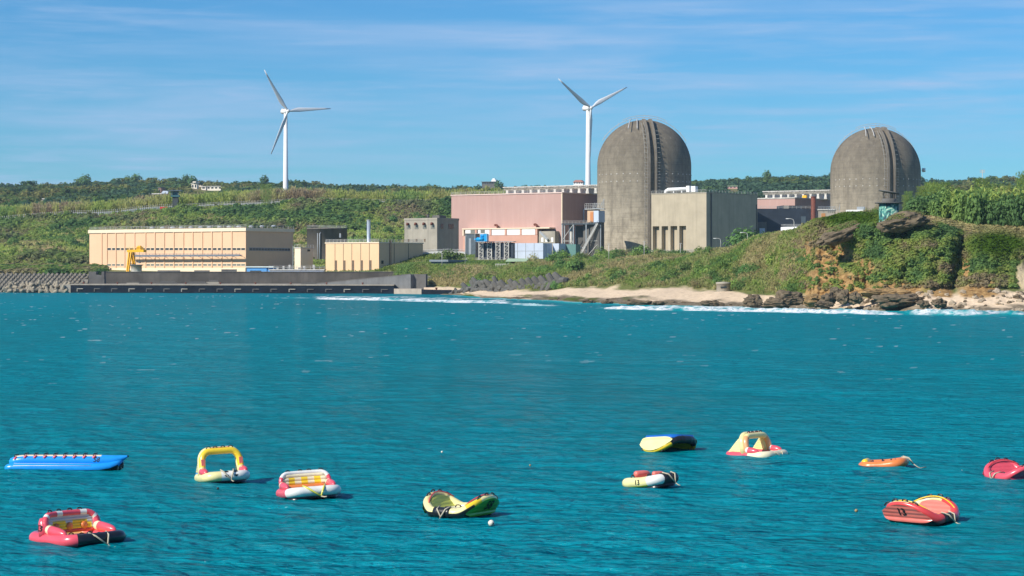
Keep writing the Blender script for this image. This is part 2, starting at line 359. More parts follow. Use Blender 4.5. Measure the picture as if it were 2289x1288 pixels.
# ------------------------------------------------------------------ water
def shoreY(px):
    Yr, Zr = rows_at(px); t = (0 - Zr[:, 1]) / np.maximum(Zr[:, 2] - Zr[:, 1], .1); return Yr[:, 1] * (1 - t) + Yr[:, 2] * t
wpx = np.concatenate([np.arange(-800, -20, 12.), np.arange(-20, 2312, 2.6), np.arange(2312, 3100, 12.)])
wpy = np.concatenate([[6000, 4000, 2600, 2000, 1700, 1500], np.arange(1400, 1288, -6.), np.arange(1288, 730, -1.35), np.arange(730, 650, -.55), [648, 644, 640, 635, 630, 625, 620, 616, 613, 611, 610]])
wY = F * H / (wpy - HY); WP, WY = np.meshgrid(wpx, wY, indexing='ij'); wsh = WP.shape
WX = (WP - CX) / F * WY
dY = np.gradient(wY); dYg = np.abs(np.broadcast_to(dY, wsh)); dXg = np.abs(np.gradient(WX, axis=0))
WZ = np.zeros(wsh); r2 = np.random.default_rng(5)
for k in range(90):
    lam = .42 * (30 / .42) ** (r2.random() ** 1.35); th = R(222) + r2.normal(0, .42)          # wind from the left behind
    slope = .024 if lam < 2 else (.012 if lam < 6 else .006)
    A = slope * lam / 6.283 * (.6 + .8 * r2.random()); kx, ky = math.cos(th) * 6.283 / lam, math.sin(th) * 6.283 / lam
    warp = (fbm(WX / (lam * 5), WY / (lam * 5), 100 + k, 2) - .5) * 5 if k < 60 else 0
    step = np.abs(kx) * dXg + np.abs(ky) * dYg
    fade = np.clip((1.9 - step) / 1.0, 0, 1)
    WZ += A * fade * np.sin(kx * WX + ky * WY + r2.random() * 6.28 + warp)
gust = .55 + .9 * fbm(WX / 30., WY / 60., 200, 3); WZ *= np.clip(gust, .4, 1.4)
SY = shoreY(wpx)[:, None]; dsh = SY - WY                                             # metres to the waterline
onland = (WP > 1010)
calm = np.clip(np.abs(dsh) / 12, .25, 1); WZ *= np.where(onland, calm, 1)
foam = np.zeros(wsh); shal = np.zeros(wsh)
n1 = fbm(WX / 7., WY / 9., 301, 4); n2 = fbm(WX / 2.2, WY / 4., 311, 3); nl = fbm(WP / 60., WY * 0 + .5, 321, 3)
# swash at the beach
fw = np.clip((WP - 1340) / 200, 0.0, 1); lace = np.clip(1 - (dsh - 1) / (6 + 14 * nl), 0, 1) * (dsh > -6)
foam = np.maximum(foam, np.clip((n1 * .6 + n2 * .4 - .44) / .12, 0, 1) * lace * (onland) * (.35 + .65 * fw))
shal = np.maximum(shal, np.clip(1 - (dsh - 4) / 40, 0, 1) * onland)
# breakers: (px0, px1, photo row at both ends, crest height, foam depth behind and in front)
for (p0, p1, y0, y1, hgt, fb, ff, fm) in [(690, 1150, 667, 677, .55, 120, 18, 1.0), (1130, 1260, 680, 686, .5, 26, 8, .5), (1330, 2010, 690, 701, .8, 52, 6, 1.0), (1990, 2330, 701, 705, 1.0, 26, 4, .9),
                                          (600, 700, 666, 666, .4, 10, 8, .5), (2060, 2330, 697, 700, .4, 9, 4, .8), (1440, 1760, 686, 690, .4, 10, 5, .8)]:
    t = np.clip((WP - p0) / (p1 - p0), 0, 1); yc = F * H / (y0 + (y1 - y0) * t - HY) + (fbm(WP / 45., WP * 0 + p0, 333, 3) - .5) * 10
    env = np.clip((WP - p0) / 60, 0, 1) * np.clip((p1 - WP) / 60, 0, 1) * (.55 + .9 * fbm(WP / 50., WP * 0 + 7.7 + p0, 341, 2)); d = WY - yc      # >0 behind the crest
    pr = np.where(d > 0, np.exp(-d / 7.), np.exp(d / 1.6)); WZ += hgt * env * pr
    fo = np.where(d > -ff, np.clip(1 - d / fb, 0, 1), np.clip(1 + (d + ff) / 3, 0, 1)) * np.clip(env * 2, 0, 1)
    foam = np.maximum(foam, fm * np.clip((n1 * .45 + n2 * .55 - .62 + .26 * fo) / .13, 0, 1) * np.clip(fo * 3, 0, 1))
    shal = np.maximum(shal, np.exp(-(d / 13.) ** 2) * env * .9)
# scattered white horses out on the bay
cap = np.clip((fbm(WX / 1.7, WY / 3.0, 401, 3) - .80) / .04, 0, 1) * np.clip((WY - 130) / 200, 0, 1) * np.clip((fbm(WX / 40., WY / 60., 411, 2) - .35) / .2, 0, 1)
foam = np.maximum(foam, cap * .5)
patch = fbm(WX / (14 + WY * .1), WY / (22 + WY * .16), 421, 4) + .10 * np.clip((140 - WY) / 80, -.3, 1)
V = np.stack([WX, WY, WZ], -1).reshape(-1, 3); a = np.arange(wsh[0] * wsh[1]).reshape(wsh)
wq = np.stack([a[:-1, :-1], a[1:, :-1], a[1:, 1:], a[:-1, 1:]], -1).reshape(-1, 4)
base = len(V); V = np.vstack([V, [[-9000, -2000, -1.2], [9000, -2000, -1.2], [9000, 25000, -1.2], [-9000, 25000, -1.2]]]); wq = np.vstack([wq, [[base, base + 1, base + 2, base + 3]]])
wc = np.stack([foam, shal, patch], -1).reshape(-1, 3); wc = np.vstack([wc, np.tile([[0, 0, .5]], (4, 1))])
def water_mat():
    m = bpy.data.materials.new('sea'); m.use_nodes = True; nt = m.node_tree; N = nt.nodes; L = nt.links; b = N['Principled BSDF']
    b.inputs['IOR'].default_value = 1.333; b.inputs['Specular IOR Level'].default_value = .16
    tc = N.new('ShaderNodeTexCoord'); at = N.new('ShaderNodeAttribute'); at.attribute_name = 'sea'; s = N.new('ShaderNodeSeparateColor'); L.new(at.outputs['Color'], s.inputs[0])
    def noise(sc, det, s3, rot=0):
        mp = N.new('ShaderNodeMapping'); mp.inputs['Scale'].default_value = s3; mp.inputs['Rotation'].default_value = (0, 0, rot); L.new(tc.outputs['Object'], mp.inputs[0])
        n = N.new('ShaderNodeTexNoise'); n.inputs['Scale'].default_value = sc; n.inputs['Detail'].default_value = det; n.inputs['Roughness'].default_value = .6; n.inputs['Distortion'].default_value = .3; L.new(mp.outputs[0], n.inputs['Vector']); return n.outputs[0]
    def mix(f, a, c):
        x = N.new('ShaderNodeMix'); x.data_type = 'RGBA'; L.new(f, x.inputs['Factor'])
        for nm, v in (('A', a), ('B', c)):
            if isinstance(v, tuple): x.inputs[nm].default_value = v
            else: L.new(v, x.inputs[nm])
        return x.outputs['Result']
    def mth(op, a, c=None):
        x = N.new('ShaderNodeMath'); x.operation = op
        for k, v in enumerate((a, c)):
            if v is None: continue
            if isinstance(v, (int, float)): x.inputs[k].default_value = v
            else: L.new(v, x.inputs[k])
        return x.outputs[0]
    mr = N.new('ShaderNodeMapRange'); mr.inputs[1].default_value = .28; mr.inputs[2].default_value = .72; L.new(s.outputs[2], mr.inputs[0])
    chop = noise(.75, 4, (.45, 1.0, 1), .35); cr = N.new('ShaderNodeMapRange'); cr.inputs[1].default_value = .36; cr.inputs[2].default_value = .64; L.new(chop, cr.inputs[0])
    fac = mth('ADD', mth('MULTIPLY', mr.outputs[0], .58), mth('MULTIPLY', cr.outputs[0], .46))          # upwelling colour: depth and gust patches; chop paints sky-lit wavelets and dark troughs in
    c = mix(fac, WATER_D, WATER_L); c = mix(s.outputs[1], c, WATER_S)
    fr = N.new('ShaderNodeMapRange'); fr.inputs[1].default_value = .30; fr.inputs[2].default_value = .5; L.new(noise(1.1, 5, (1, .5, 1)), fr.inputs[0]); fn = mth('MULTIPLY', s.outputs[0], fr.outputs[0])
    c = mix(fn, c, (.86, .88, .88, 1))
    h = mth('ADD', mth('MULTIPLY', noise(3.6, 4, (.6, 1.2, 1), .5), .30), mth('ADD', mth('MULTIPLY', noise(1.2, 3, (.6, 1.2, 1), .45), .85), mth('MULTIPLY', noise(.32, 3, (.6, 1.2, 1), .4), 1.7)))
    bp = N.new('ShaderNodeBump'); L.new(mth('ADD', .35, mth('MULTIPLY', mr.outputs[0], .8)), bp.inputs['Strength']); bp.inputs['Distance'].default_value = .72; L.new(h, bp.inputs['Height'])
    N.remove(b); o = next(n for n in N if n.type == 'OUTPUT_MATERIAL'); d = N.new('ShaderNodeBsdfDiffuse'); g = N.new('ShaderNodeBsdfGlossy'); f = N.new('ShaderNodeFresnel'); f.inputs['IOR'].default_value = 1.333; x = N.new('ShaderNodeMixShader')
    L.new(c, d.inputs[0]); g.inputs['Roughness'].default_value = .10; L.new(bp.outputs[0], d.inputs['Normal']); L.new(bp.outputs[0], g.inputs['Normal']); L.new(bp.outputs[0], f.inputs['Normal'])
    ff = mth('MULTIPLY', mth('MINIMUM', f.outputs[0], .30), mth('SUBTRACT', .60, mth('MULTIPLY', fn, .55)))   # wave facets lean toward the eye, so grazing reflection stays low
    L.new(ff, x.inputs[0]); L.new(d.outputs[0], x.inputs[1]); L.new(g.outputs[0], x.inputs[2]); L.new(x.outputs[0], o.inputs[0])
    return m
WATER_D, WATER_L, WATER_S = (0.0, .108, .124, 1), (0.0, .240, .305, 1), (.003, .36, .38, 1)
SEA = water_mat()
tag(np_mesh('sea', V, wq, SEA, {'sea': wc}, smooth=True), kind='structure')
# ------------------------------------------------------------------ building materials
CONC = mat('concrete', (.36, .33, .27), .85, .22, .12, .55, (.12, .11, .09), .25, 2.5)
CONC_D = mat('dark concrete', (.13, .125, .115), .85, .3, .2, .5, (.05, .048, .045), .3, 2)
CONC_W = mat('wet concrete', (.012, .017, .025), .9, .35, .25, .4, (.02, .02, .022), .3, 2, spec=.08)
CREAM = mat('cream cladding', (.77, .505, .315), .7, .06, .08, .22, (.5, .34, .2), 0, 3, lines=((1, 1, 1), .62, .16))
CREAM_L = mat('cream trim', (.80, .66, .48), .6, .05, .3)
TAN = mat('tan cladding', (.77, .52, .30), .7, .06, .1, .14, (.45, .3, .16))
PINK = mat('pink cladding', (.465, .295, .255), .75, .07, .06, .28, (.66, .50, .45), lines=((1, 0, 0), 1.1, .10, 'X'))
SALMON = mat('salmon wall', (.58, .33, .25), .75, .08, .2)
WHITE = mat('white paint', (.80, .80, .78), .5, .05, .5)
OFFW = mat('weathered white', (.55, .53, .48), .7, .3, .6, .35, (.25, .23, .2))
GREY = mat('grey steel', (.32, .35, .37), .5, .15, .8)
DGREY = mat('dark steel', (.10, .13, .15), .5, .2, .8)
GLASS = mat('dark glazing', (.03, .04, .045), .15, .2, 1, spec=.5)
GLASS_L = mat('grey glazing', (.20, .20, .17), .3, .25, 1, spec=.5)
YELLOW = mat('yellow crane paint', (.78, .42, .02), .45, .12, 1)
BROWN = mat('rust brown', (.16, .05, .03), .7, .25, 1)
BLUE = mat('blue sheet', (.10, .33, .68), .5, .1, .5)
BRIGHTB = mat('bright blue paint', (.01, .32, .66), .4, .12, 1)
PANEL = mat('pale blue panel', (.48, .55, .66), .6, .08, .3)
GREENR = mat('green sheet roof', (.36, .47, .30), .6, .1, .4)
TEAL = mat('teal sheet', (.05, .14, .15), .5, .2, .4)
TILE = mat('red roof', (.42, .20, .16), .8, .15, .6)
RAIL = mat('galvanised rail', (.50, .49, .46), .5, .15, 1)
LOUVRE = mat('brown shutter', (.16, .11, .07), .6, .2, 1)
PHI = R(35)

class Bld:
    """a building whose near corner stands at photo column px, distance Y; x runs along the lit front, y along the shaded side"""
    def __init__(s, name, px, Y, label, cat, phi=PHI, group=None, z0=None):
        s.C = PX(px, Y, 0); s.c, s.s = math.cos(phi), math.sin(phi); s.z0 = ground(s.C.x, s.C.y) - .3 if z0 is None else z0
        s.o = empty(name, (s.C.x, s.C.y, s.z0), -phi, label, cat, group)
    def fx(s, px): k = (px - CX) / F; return (k * s.C.y - s.C.x) / (s.c + k * s.s)
    def sy(s, px): k = (px - CX) / F; return (k * s.C.y - s.C.x) / (s.s - k * s.c)
    def fz(s, py, x=0.0): return H - (py - HY) / F * (s.C.y - x * s.s) - s.z0
    def sz(s, py, y=0.0): return H - (py - HY) / F * (s.C.y + y * s.c) - s.z0
    def part(s, mb, name, m): return mb.build(name, m, s.o)

def railing(mb, pts, h=1.1, step=3.0, r=.09, rails=2, closed=False):
    pts = [Vector(p) for p in pts]
    for a, b in zip(pts, pts[1:]):
        n = max(1, int((b - a).length / step))
        for i in range(n + 1):
            p = a.lerp(b, i / n); mb.beam(p, p + Vector((0, 0, h)), r)
        for k in range(rails):
            dz = Vector((0, 0, h * (k + 1) / rails)); mb.beam(a + dz, b + dz, r)

# ---- cream hall
b = Bld('cream_hall', 549.5, 962, 'long cream clad hall with rows of small windows behind the sea wall', 'building', z0=7.6)
x0 = b.fx(200); yd = b.sy(655.5); zt = b.fz(509)
b.part(MB().box(x0, 0, 0, yd, -1, zt - .25), 'wall', CREAM)
b.part(MB().box(x0 - .5, .4, -.45, yd + .4, zt - 1.5, zt), 'cornice', CREAM_L)
b.part(MB().box(x0, 0, -.28, -.002, -1, b.fz(599)), 'plinth', CREAM_L)
m = MB()
for zx in (745, 783, 848, 912, 985, 1065, 1133, 1202, 1272, 1342, 1410, 1480, 1550, 1622, 1695):
    x = b.fx(zx / 3.27); m.box(x - .28, x + .28, -.32, -.003, b.fz(599) + .02, zt - 1.52)
b.part(m, 'pilaster', CREAM)
wx = [800, 833, 865, 898, 930, 964, 992, 1025, 1054, 1085, 1117, 1153, 1186, 1222, 1254, 1290, 1324, 1358, 1391, 1428, 1462, 1500, 1535, 1570, 1607, 1643, 1675, 1714, 1746, 1778]
for row, (pa, pb) in enumerate(((554.6, 559.2), (590.2, 594.4))):
    for i, zx in enumerate(wx):
        if row and 3 < i < 9: continue
        x = b.fx(zx / 3.27); hw = .36 * (1.0 if i not in (6, 7, 8) else .7) * 3.0; z1, z2 = b.fz(pb, x), b.fz(pa, x)
        f = b.part(MB().box(x - hw - .15, x + hw + .15, -.10, -.004, z1 - .15, z1).box(x - hw - .15, x + hw + .15, -.10, -.004, z2, z2 + .15)
                   .box(x - hw - .15, x - hw, -.10, -.004, z1, z2).box(x + hw, x + hw + .15, -.10, -.004, z1, z2), 'window', CREAM_L)
        g = MB().box(x - hw, x + hw, -.05, -.006, z1, z2).build('pane', GLASS if row == 0 else GLASS_L, f)
ya, yb = b.sy(557), b.sy(648); z1, z2 = b.sz(559.5, ya), b.sz(554.8, ya)
f = b.part(MB().box(.003, .14, ya - .2, yb + .2, z2, z2 + .2).box(.003, .14, ya - .2, yb + .2, z1 - .2, z1), 'window', GREY)
MB().box(.004, .06, ya, yb, z1, z2).build('pane', GLASS, f)
m = MB()
for i in range(14): m.box(.004, .1, ya + (yb - ya) * i / 14, ya + (yb - ya) * i / 14 + .25, z1, z2)
m.build('mullion', GREY, f)
xa = b.fx(301); m = MB(); zp = b.fz(571)
m.box(xa, -.6, -3.2, -2.4, zp - .25, zp - .1); railing(m, [(xa, -3.2, zp - .1), (-.6, -3.2, zp - .1)], 1.0, 2.0, .1)
m.box(xa, -.6, -3.3, -3.2, zp - .45, zp + .35)
for i in range(14): x = xa + (-.6 - xa) * i / 13; m.beam((x, -3, zp - .2), (x, -.01, zp - .9), .15); m.tube([(x, -2.8, zp + .05), (x + 1, -2.8, zp + .05)], .2, 6)
m.tube([(xa, -2.7, zp + .1), (-.6, -2.7, zp + .1)], .22, 8)
b.part(m, 'pipe_rack', mat('slate steel', (.16, .18, .21), .6, .2, .8))
for i, zx in enumerate((1110, 1187, 1260, 1325, 1395, 1465, 1530, 1605, 1675, 1745, 1835, 1915, 2000)):
    k = (zx / 3.27 - CX) / F; yy = 12.0; den = b.c + k * b.s; x = (k * (b.C.y + yy * b.c) - b.C.x - yy * b.s) / den
    b.part(MB().lathe([(.01, 0), (.8, 0), (.8, .55), (1.15, .55), (1.15, .75), (.8, 1.1), (.3, 1.25), (.01, 1.25)], 14, (x, yy, zt)), 'roof_ventilator', GREY)
m = MB(); railing(m, [(x0, .3, zt), (0, .3, zt), (0.1, yd, zt)], 1.2, 3.2, .1); b.part(m, 'roof_railing', RAIL)
# ---- gantry crane
C0 = PX(293, 955, 0); g = empty('gantry_crane', (C0.x, C0.y, 8), -PHI, 'yellow gantry crane standing in front of the cream hall', 'crane')
zt = H - (601 - HY) / F * 955 - 8 + 8.0
hB = H - (603 - HY) / F * 955 - 8; hB = 8.6
for x in (-.6, 1.0):
    m = MB(); m.beam((x * .6, -2.2, 0), (x * .8, -.6, hB), .55, .6); m.beam((x * .6, 2.2, 0), (x * .8, .6, hB), .55, .6)
    m.beam((x * .7, -1.5, 3.6), (x * .7, 1.5, 3.6), .3); m.build('leg', YELLOW, g)
MB().box(-1.6, 8.2, -.9, -.3, hB, hB + 1.1).box(-1.6, 8.2, .3, .9, hB, hB + 1.1).box(-1.6, -1.2, -.3, .3, hB, hB + 1).box(7.8, 8.2, -.3, .3, hB, hB + 1).build('girder', YELLOW, g)
MB().box(3.9, 6.2, -.8, .8, hB + 1.1, hB + 2.3).tube([(4.2, 0, hB + 2.3), (5.8, 0, hB + 2.3)], .5, 10).build('hoist', YELLOW, g)
m = MB(); railing(m, [(-1.6, -.9, hB + 1.1), (8.2, -.9, hB + 1.1)], 1, 1.6, .08); m.build('railing', YELLOW, g)
MB().tube([(5, 0, hB), (5, 0, 4.6)], .07, 6).box(4.6, 5.4, -.3, .3, 3.9, 4.6).build('hook_block', DGREY, g)
tk = empty('machinery_drum', tuple(PX(305, 950, 8)), 0, 'short grey drum on a slab under the crane', 'tank')
MB().lathe([(2.3, 0), (2.3, 2.8), (2.6, 2.8), (2.6, 3.1), (.01, 3.2)], 20).build('shell', OFFW, tk); MB().lathe([(3.0, 3.1), (3.0, 3.3), (.01, 3.3)], 16).build('lid', DGREY, tk)

# ---- cream block + tan building
b = Bld('cream_block', 672, 935, 'narrow pale cream block with flat roof between hall and tan building', 'building', z0=7.6)
x0 = b.fx(658.5); yd = b.sy(700); zt = b.fz(555); b.part(MB().box(x0, 0, 0, yd, -1, zt), 'wall', CREAM_L); b.part(MB().box(x0 - .2, .2, -.2, yd + .2, zt, zt + .35), 'roof', OFFW)
m = MB(); railing(m, [(x0, -.1, zt + .35), (.1, -.1, zt + .35), (.1, yd, zt + .35)], 1.1, 1.5, .08); b.part(m, 'roof_railing', RAIL)
b.part(MB().box(.004, .08, b.sy(687), b.sy(693), zt - 1.3, zt - .5), 'window', GLASS)
m = MB(); m.beam((x0 - .4, -.3, -1), (x0 - .4, -.3, zt + 1), .1); m.beam((x0 - .4, -.8, -1), (x0 - .4, -.8, zt + 1), .1)
for i in range(14): m.beam((x0 - .4, -.3, i * .75), (x0 - .4, -.8, i * .75), .08)
b.part(m, 'ladder', GREY)
b = Bld('tan_building', 847, 916, 'tan building with flat roof and tall narrow doors along its front', 'building', z0=7.8)
x0 = b.fx(728); yd = b.sy(945.5); zt = b.fz(543.5); b.part(MB().box(x0, 0, 0, yd, -1, zt), 'wall', TAN); b.part(MB().box(x0 - .25, .25, -.25, yd + .25, zt, zt + .45), 'cornice', CREAM_L)
m = MB()
for zx in (487, 548, 610, 675, 738): x = b.fx(600 + zx / 3.27); m.box(x - .09, x + .09, -.1, -.003, -1, zt - .02)
for px in (871, 881, 913): y = b.sy(px); m.box(.003, .12, y - .12, y + .12, -1, zt - .02)
b.part(m, 'downpipe', LOUVRE)
for zx in (493, 555, 618, 682, 745):
    x = b.fx(600 + zx / 3.27); d = b.part(MB().box(x - .62, x + .62, -.12, -.005, .1, b.fz(582)), 'door', LOUVRE); MB().box(x + .35, x + .45, -.2, -.121, 1.6, 1.9).build('handle', GREY, d)
m = MB(); railing(m, [(x0, .1, zt + .45), (-.1, .1, zt + .45), (-.1, yd, zt + .45)], 1.2, 2.0, .09, 3); b.part(m, 'roof_railing', RAIL)
b.part(MB().box(.004, .1, b.sy(852), b.sy(857), b.sz(590), b.sz(582.5)), 'window', GLASS)
m = MB(); y = b.sy(871)
for dy in (-.4, .4): m.beam((.5, y + dy, 2), (.5, y + dy, zt + 1.4), .1)
for i in range(22): m.beam((.5, y - .4, 2 + i * .5), (.5, y + .4, 2 + i * .5), .07)
b.part(m, 'ladder', BROWN)

# ---- round tank, stack
Y = 1065; t = empty('storage_tank', tuple(PX(731, Y, gz(731, Y) - 1)), 0, 'round weathered concrete storage tank with railing round its top', 'tank')
r = 45 / F * Y; z1 = H - (513 - HY) / F * Y - t.location.z
TANKM = mat('tank concrete', (.17, .15, .125), .85, .25, .15, .8, (.06, .055, .05))
MB().lathe([(r, -4), (r, z1), (r + .15, z1), (r + .15, z1 + .5), (.01, z1 + .9)], 48).build('shell', TANKM, t)
m = MB(); railing(m, [(r * math.cos(a), r * math.sin(a), z1 + .5) for a in np.linspace(0, 2 * math.pi, 25)], 1.2, 4, .1); m.build('railing', RAIL, t)
MB().tube([(-2.6, -r - .2, -2), (-2.6, -r - .2, z1 - 2.2), (-2.2, -r + .1, z1 - 1.8)], .28, 8).tube([(-3.6, -r - .05, -2), (-3.6, -r - .05, z1 - 2)], .2, 8).build('pipe', GREY, t)
MB().box(r * .55, r * .75, -r * .75, -r * .69, z1 - 4, z1 - 2).build('hatch', GREY, t)
Y = 1050; s = empty('exhaust_stack', tuple(PX(824, Y, gz(824, Y))), 0, 'slim silver exhaust stack rising behind the tan building', 'chimney')
zz = H - (491.5 - HY) / F * Y - s.location.z
MB().lathe([(.85, -1), (.85, zz), (.7, zz), (.7, zz - .5)], 16).build('pipe', mat('aluminium stack', (.36, .42, .48), .4, .1, 1, metal=.3), s)
MB().lathe([(1.3, zz * .28), (1.3, zz * .3), (.85, zz * .3)], 16).lathe([(1.0, zz - .4), (1.0, zz), (.7, zz)], 16).build('collar', GREY, s)
m = MB(); railing(m, [(-5, -1, zz * .25), (5, -1, zz * .25), (5, 2, zz * .25)], 1.1, 1.5, .1); m.box(-5, 5, -1, 2, zz * .22, zz * .25).box(-4.6, -4.2, -.8, -.4, -2, zz * .22).box(4.2, 4.6, -.8, -.4, -2, zz * .22); m.build('platform', GREY, s)

# ---- grey concrete block house
b = Bld('grey_blockhouse', 977, 985, 'square grey concrete blockhouse with two rows of shuttered vents', 'building', z0=14)
x0 = b.fx(904); yd = b.sy(1025.5); zt = b.fz(487)
b.part(MB().box(x0, 0, 0, yd, -3, zt - .9), 'wall', CONC); b.part(MB().box(x0 - .15, .15, -.15, yd + .15, zt - .9, zt), 'parapet', CONC)
for zx in (1025, 1083, 1143, 1202):
    x = b.fx(600 + zx / 3.27)
    w = b.part(MB().box(x - 1.05, x + 1.05, -.1, -.004, b.fz(511.5), b.fz(502.5)), 'window', GLASS_L)
    h = b.part(MB().tube([(x, -.05, b.fz(500)), (x, -1.0, b.fz(499)), (x, -1.2, b.fz(503))], .5, 8), 'vent_hood', BROWN)
    if zx < 1200: b.part(MB().box(x - .4, x + .4, -.1, -.004, b.fz(540), b.fz(534)), 'door', LOUVRE)
for i, (pa, pb) in enumerate(((985, 991), (1002, 1014))): b.part(MB().box(.004, .08, b.sy(pa), b.sy(pb), b.sz(511), b.sz(500)), 'window', GLASS)
m = MB().box(x0 + 1, x0 + 2, 4, 5, zt, zt + 1); b.part(MB().box(-5, -1, 3, 8, zt, zt + 1.2).tube([(-8, 4, zt), (-8, 4, zt + 1.6)], .5, 8), 'roof_plant', CONC_D)

# ---- pink turbine halls with their roof exhaust galleries
def gallery(o, xa, xb, y0, z0, z1, n, name='roof_gallery'):
    """row of flared concrete columns carrying a lattice canopy"""
    m = MB(); m.box(xa, xb, y0 - .35, y0 + .35, z1 - .35, z1); m.box(xa, xb, y0 + 5.65, y0 + 6.35, z1 - .35, z1)
    m.build('canopy_rail', OFFW, o)
    for i in range(n):
        x = xa + (xb - xa) * (i + .5) / n
        c = MB(); w = (xb - xa) / n
        c.prism([(x - w * .2, z0), (x + w * .2, z0), (x + w * .12, z0 + (z1 - z0) * .45), (x + w * .16, z0 + (z1 - z0) * .6), (x - w * .16, z0 + (z1 - z0) * .6), (x - w * .12, z0 + (z1 - z0) * .45)], y0, y0 + 5.5)
        c.build('vent_stack', OFFW, o)
    lm = mat('gallery lattice', (.27, .25, .21), .8, .35, 1)
    for yy in (y0 + .2, y0 + 6):
        t = MB()
        for i in range(n):
            x = xa + (xb - xa) * (i + .5) / n; w = (xb - xa) / n
            zc = z0 + (z1 - z0) * .55
            for dx in (-.48, -.24, 0, .24, .48): t.beam((x + dx * w * .3, yy, zc), (x + dx * w, yy, z1 - .3), .22)
            t.beam((x - w / 2, yy, z1 - 1.0), (x + w / 2, yy, z1 - 1.0), .18); t.beam((x - .5 * w, yy, zc + .2), (x + .5 * w, yy, z1 - .4), .16); t.beam((x + .5 * w, yy, zc + .2), (x - .5 * w, yy, z1 - .4), .16)
        t.build('lattice', lm, o)
b = Bld('pink_turbine_hall', 1256.5, 1003, 'large pink clad turbine hall left of the nearest dome', 'building', z0=14.5)
x0 = b.fx(1009); yd = b.sy(1350); zt = b.fz(432)
b.part(MB().box(x0, 0, 0, yd, -2, zt), 'wall', PINK); b.part(MB().box(x0 - .3, .3, -.3, yd + .3, zt, zt + .5), 'cornice', mat('pale pink trim', (.66, .5, .44), .6, .1, .5))
b.part(MB().box(-.3, .12, -.12, .3, -2, zt - .02), 'corner_trim', CREAM_L)
m = MB(); railing(m, [(x0, 0, zt + .5), (0, 0, zt + .5)], 1.1, 2.6, .09); b.part(m, 'roof_railing', RAIL)
# annex under the front
xa, xb = b.fx(1047), b.fx(1241); za, zb, zc = b.fz(511.3, xa), b.fz(527, xa), b.fz(545, xa)
an = b.part(MB().box(xa, b.fx(1213), -4.2, -.004, -2, zb - .1), 'annex', SALMON)
MB().box(xa - .3, xb, -4.6, -.004, za - .5, za).box(xa - .2, xa + .5, -4.4, -.004, zb - .1, za - .5).build('annex_eave', CREAM_L, an)
for pa, pb in ((1052, 1064), (1080, 1106), (1111, 1140), (1145, 1174), (1178, 1208)):
    MB().box(b.fx(pa) + .1, b.fx(pb), -4.25, -.3, zb, za - .5).build('white_panel', WHITE, an)
for pa, pb in ((1064.5, 1074), (1086, 1096)): MB().box(b.fx(pa) + .1, b.fx(pb), -4.32, -4.26, zb + 1, za - .7).build('window', GLASS_L, an)
for pa in (1076, 1108.5, 1142.5, 1176, 1211): MB().box(b.fx(pa) - .5, b.fx(pa) + .5, -4.35, -.3, zb, za - .5).build('pier', SALMON, an)
lo = b.part(MB().box(b.fx(1214), b.fx(1250), -3.4, -.004, -2, b.fz(517)), 'side_annex', CONC)
for px in (1222, 1231, 1244): MB().box(b.fx(px) - .6, b.fx(px) + .6, -3.5, -3.404, b.fz(541), b.fz(531)).build('window', WHITE, lo)
m = MB(); xs = b.fx(1224); m.beam((b.fx(1219), -4.4, za - 2), (b.fx(1236), -4.4, b.fz(536)), .25, 1.0); m.beam((b.fx(1225), -4.4, za - 2), (b.fx(1242), -4.4, b.fz(536)), .12); m.build('outside_stair', GREY, lo)
for zx in (505, 838):
    x = b.fx(980 + zx / 3.788); b.part(MB().tube([(x - .9, -1.3, b.fz(501.5)), (x, -1.3, b.fz(501.5)), (x + .5, -1.2, b.fz(503)), (x + .6, -1, b.fz(508))], .55, 8), 'exhaust_pipe', BROWN)
gallery(b.o, b.fx(1079) - 2, b.fx(1256.5) + 30, yd * .55, zt + .4, b.sz(413.5, yd * .55), 17)
b.part(MB().tube([(.5, b.sy(1303), b.sz(495)), (.5, b.sy(1303), b.sz(467)), (1.4, b.sy(1304), b.sz(464)), (2.0, b.sy(1305), b.sz(467))], .35, 8), 'vent_pipe', PANEL)
b2 = Bld('far_pink_hall', 1777, 1075, 'smaller looking pink hall behind the dark annex near the far dome', 'building', z0=15)
x0 = b2.fx(1600); yd = b2.sy(1900); zt = b2.fz(443.5); b2.part(MB().box(x0, 0, 0, yd, -2, zt), 'wall', PINK); b2.part(MB().box(x0 - .3, .3, -.3, yd + .3, zt, zt + .5), 'cornice', OFFW)
gallery(b2.o, b2.fx(1640), b2.fx(1777) + 28, yd * .5, zt + .4, b2.sz(424.5, yd * .5), 15)
b2.part(MB().box(b2.fx(1733), b2.fx(1742), yd * .5 - 1.5, yd * .5 - .4, zt + .5, zt + 2.4), 'hoist', YELLOW)

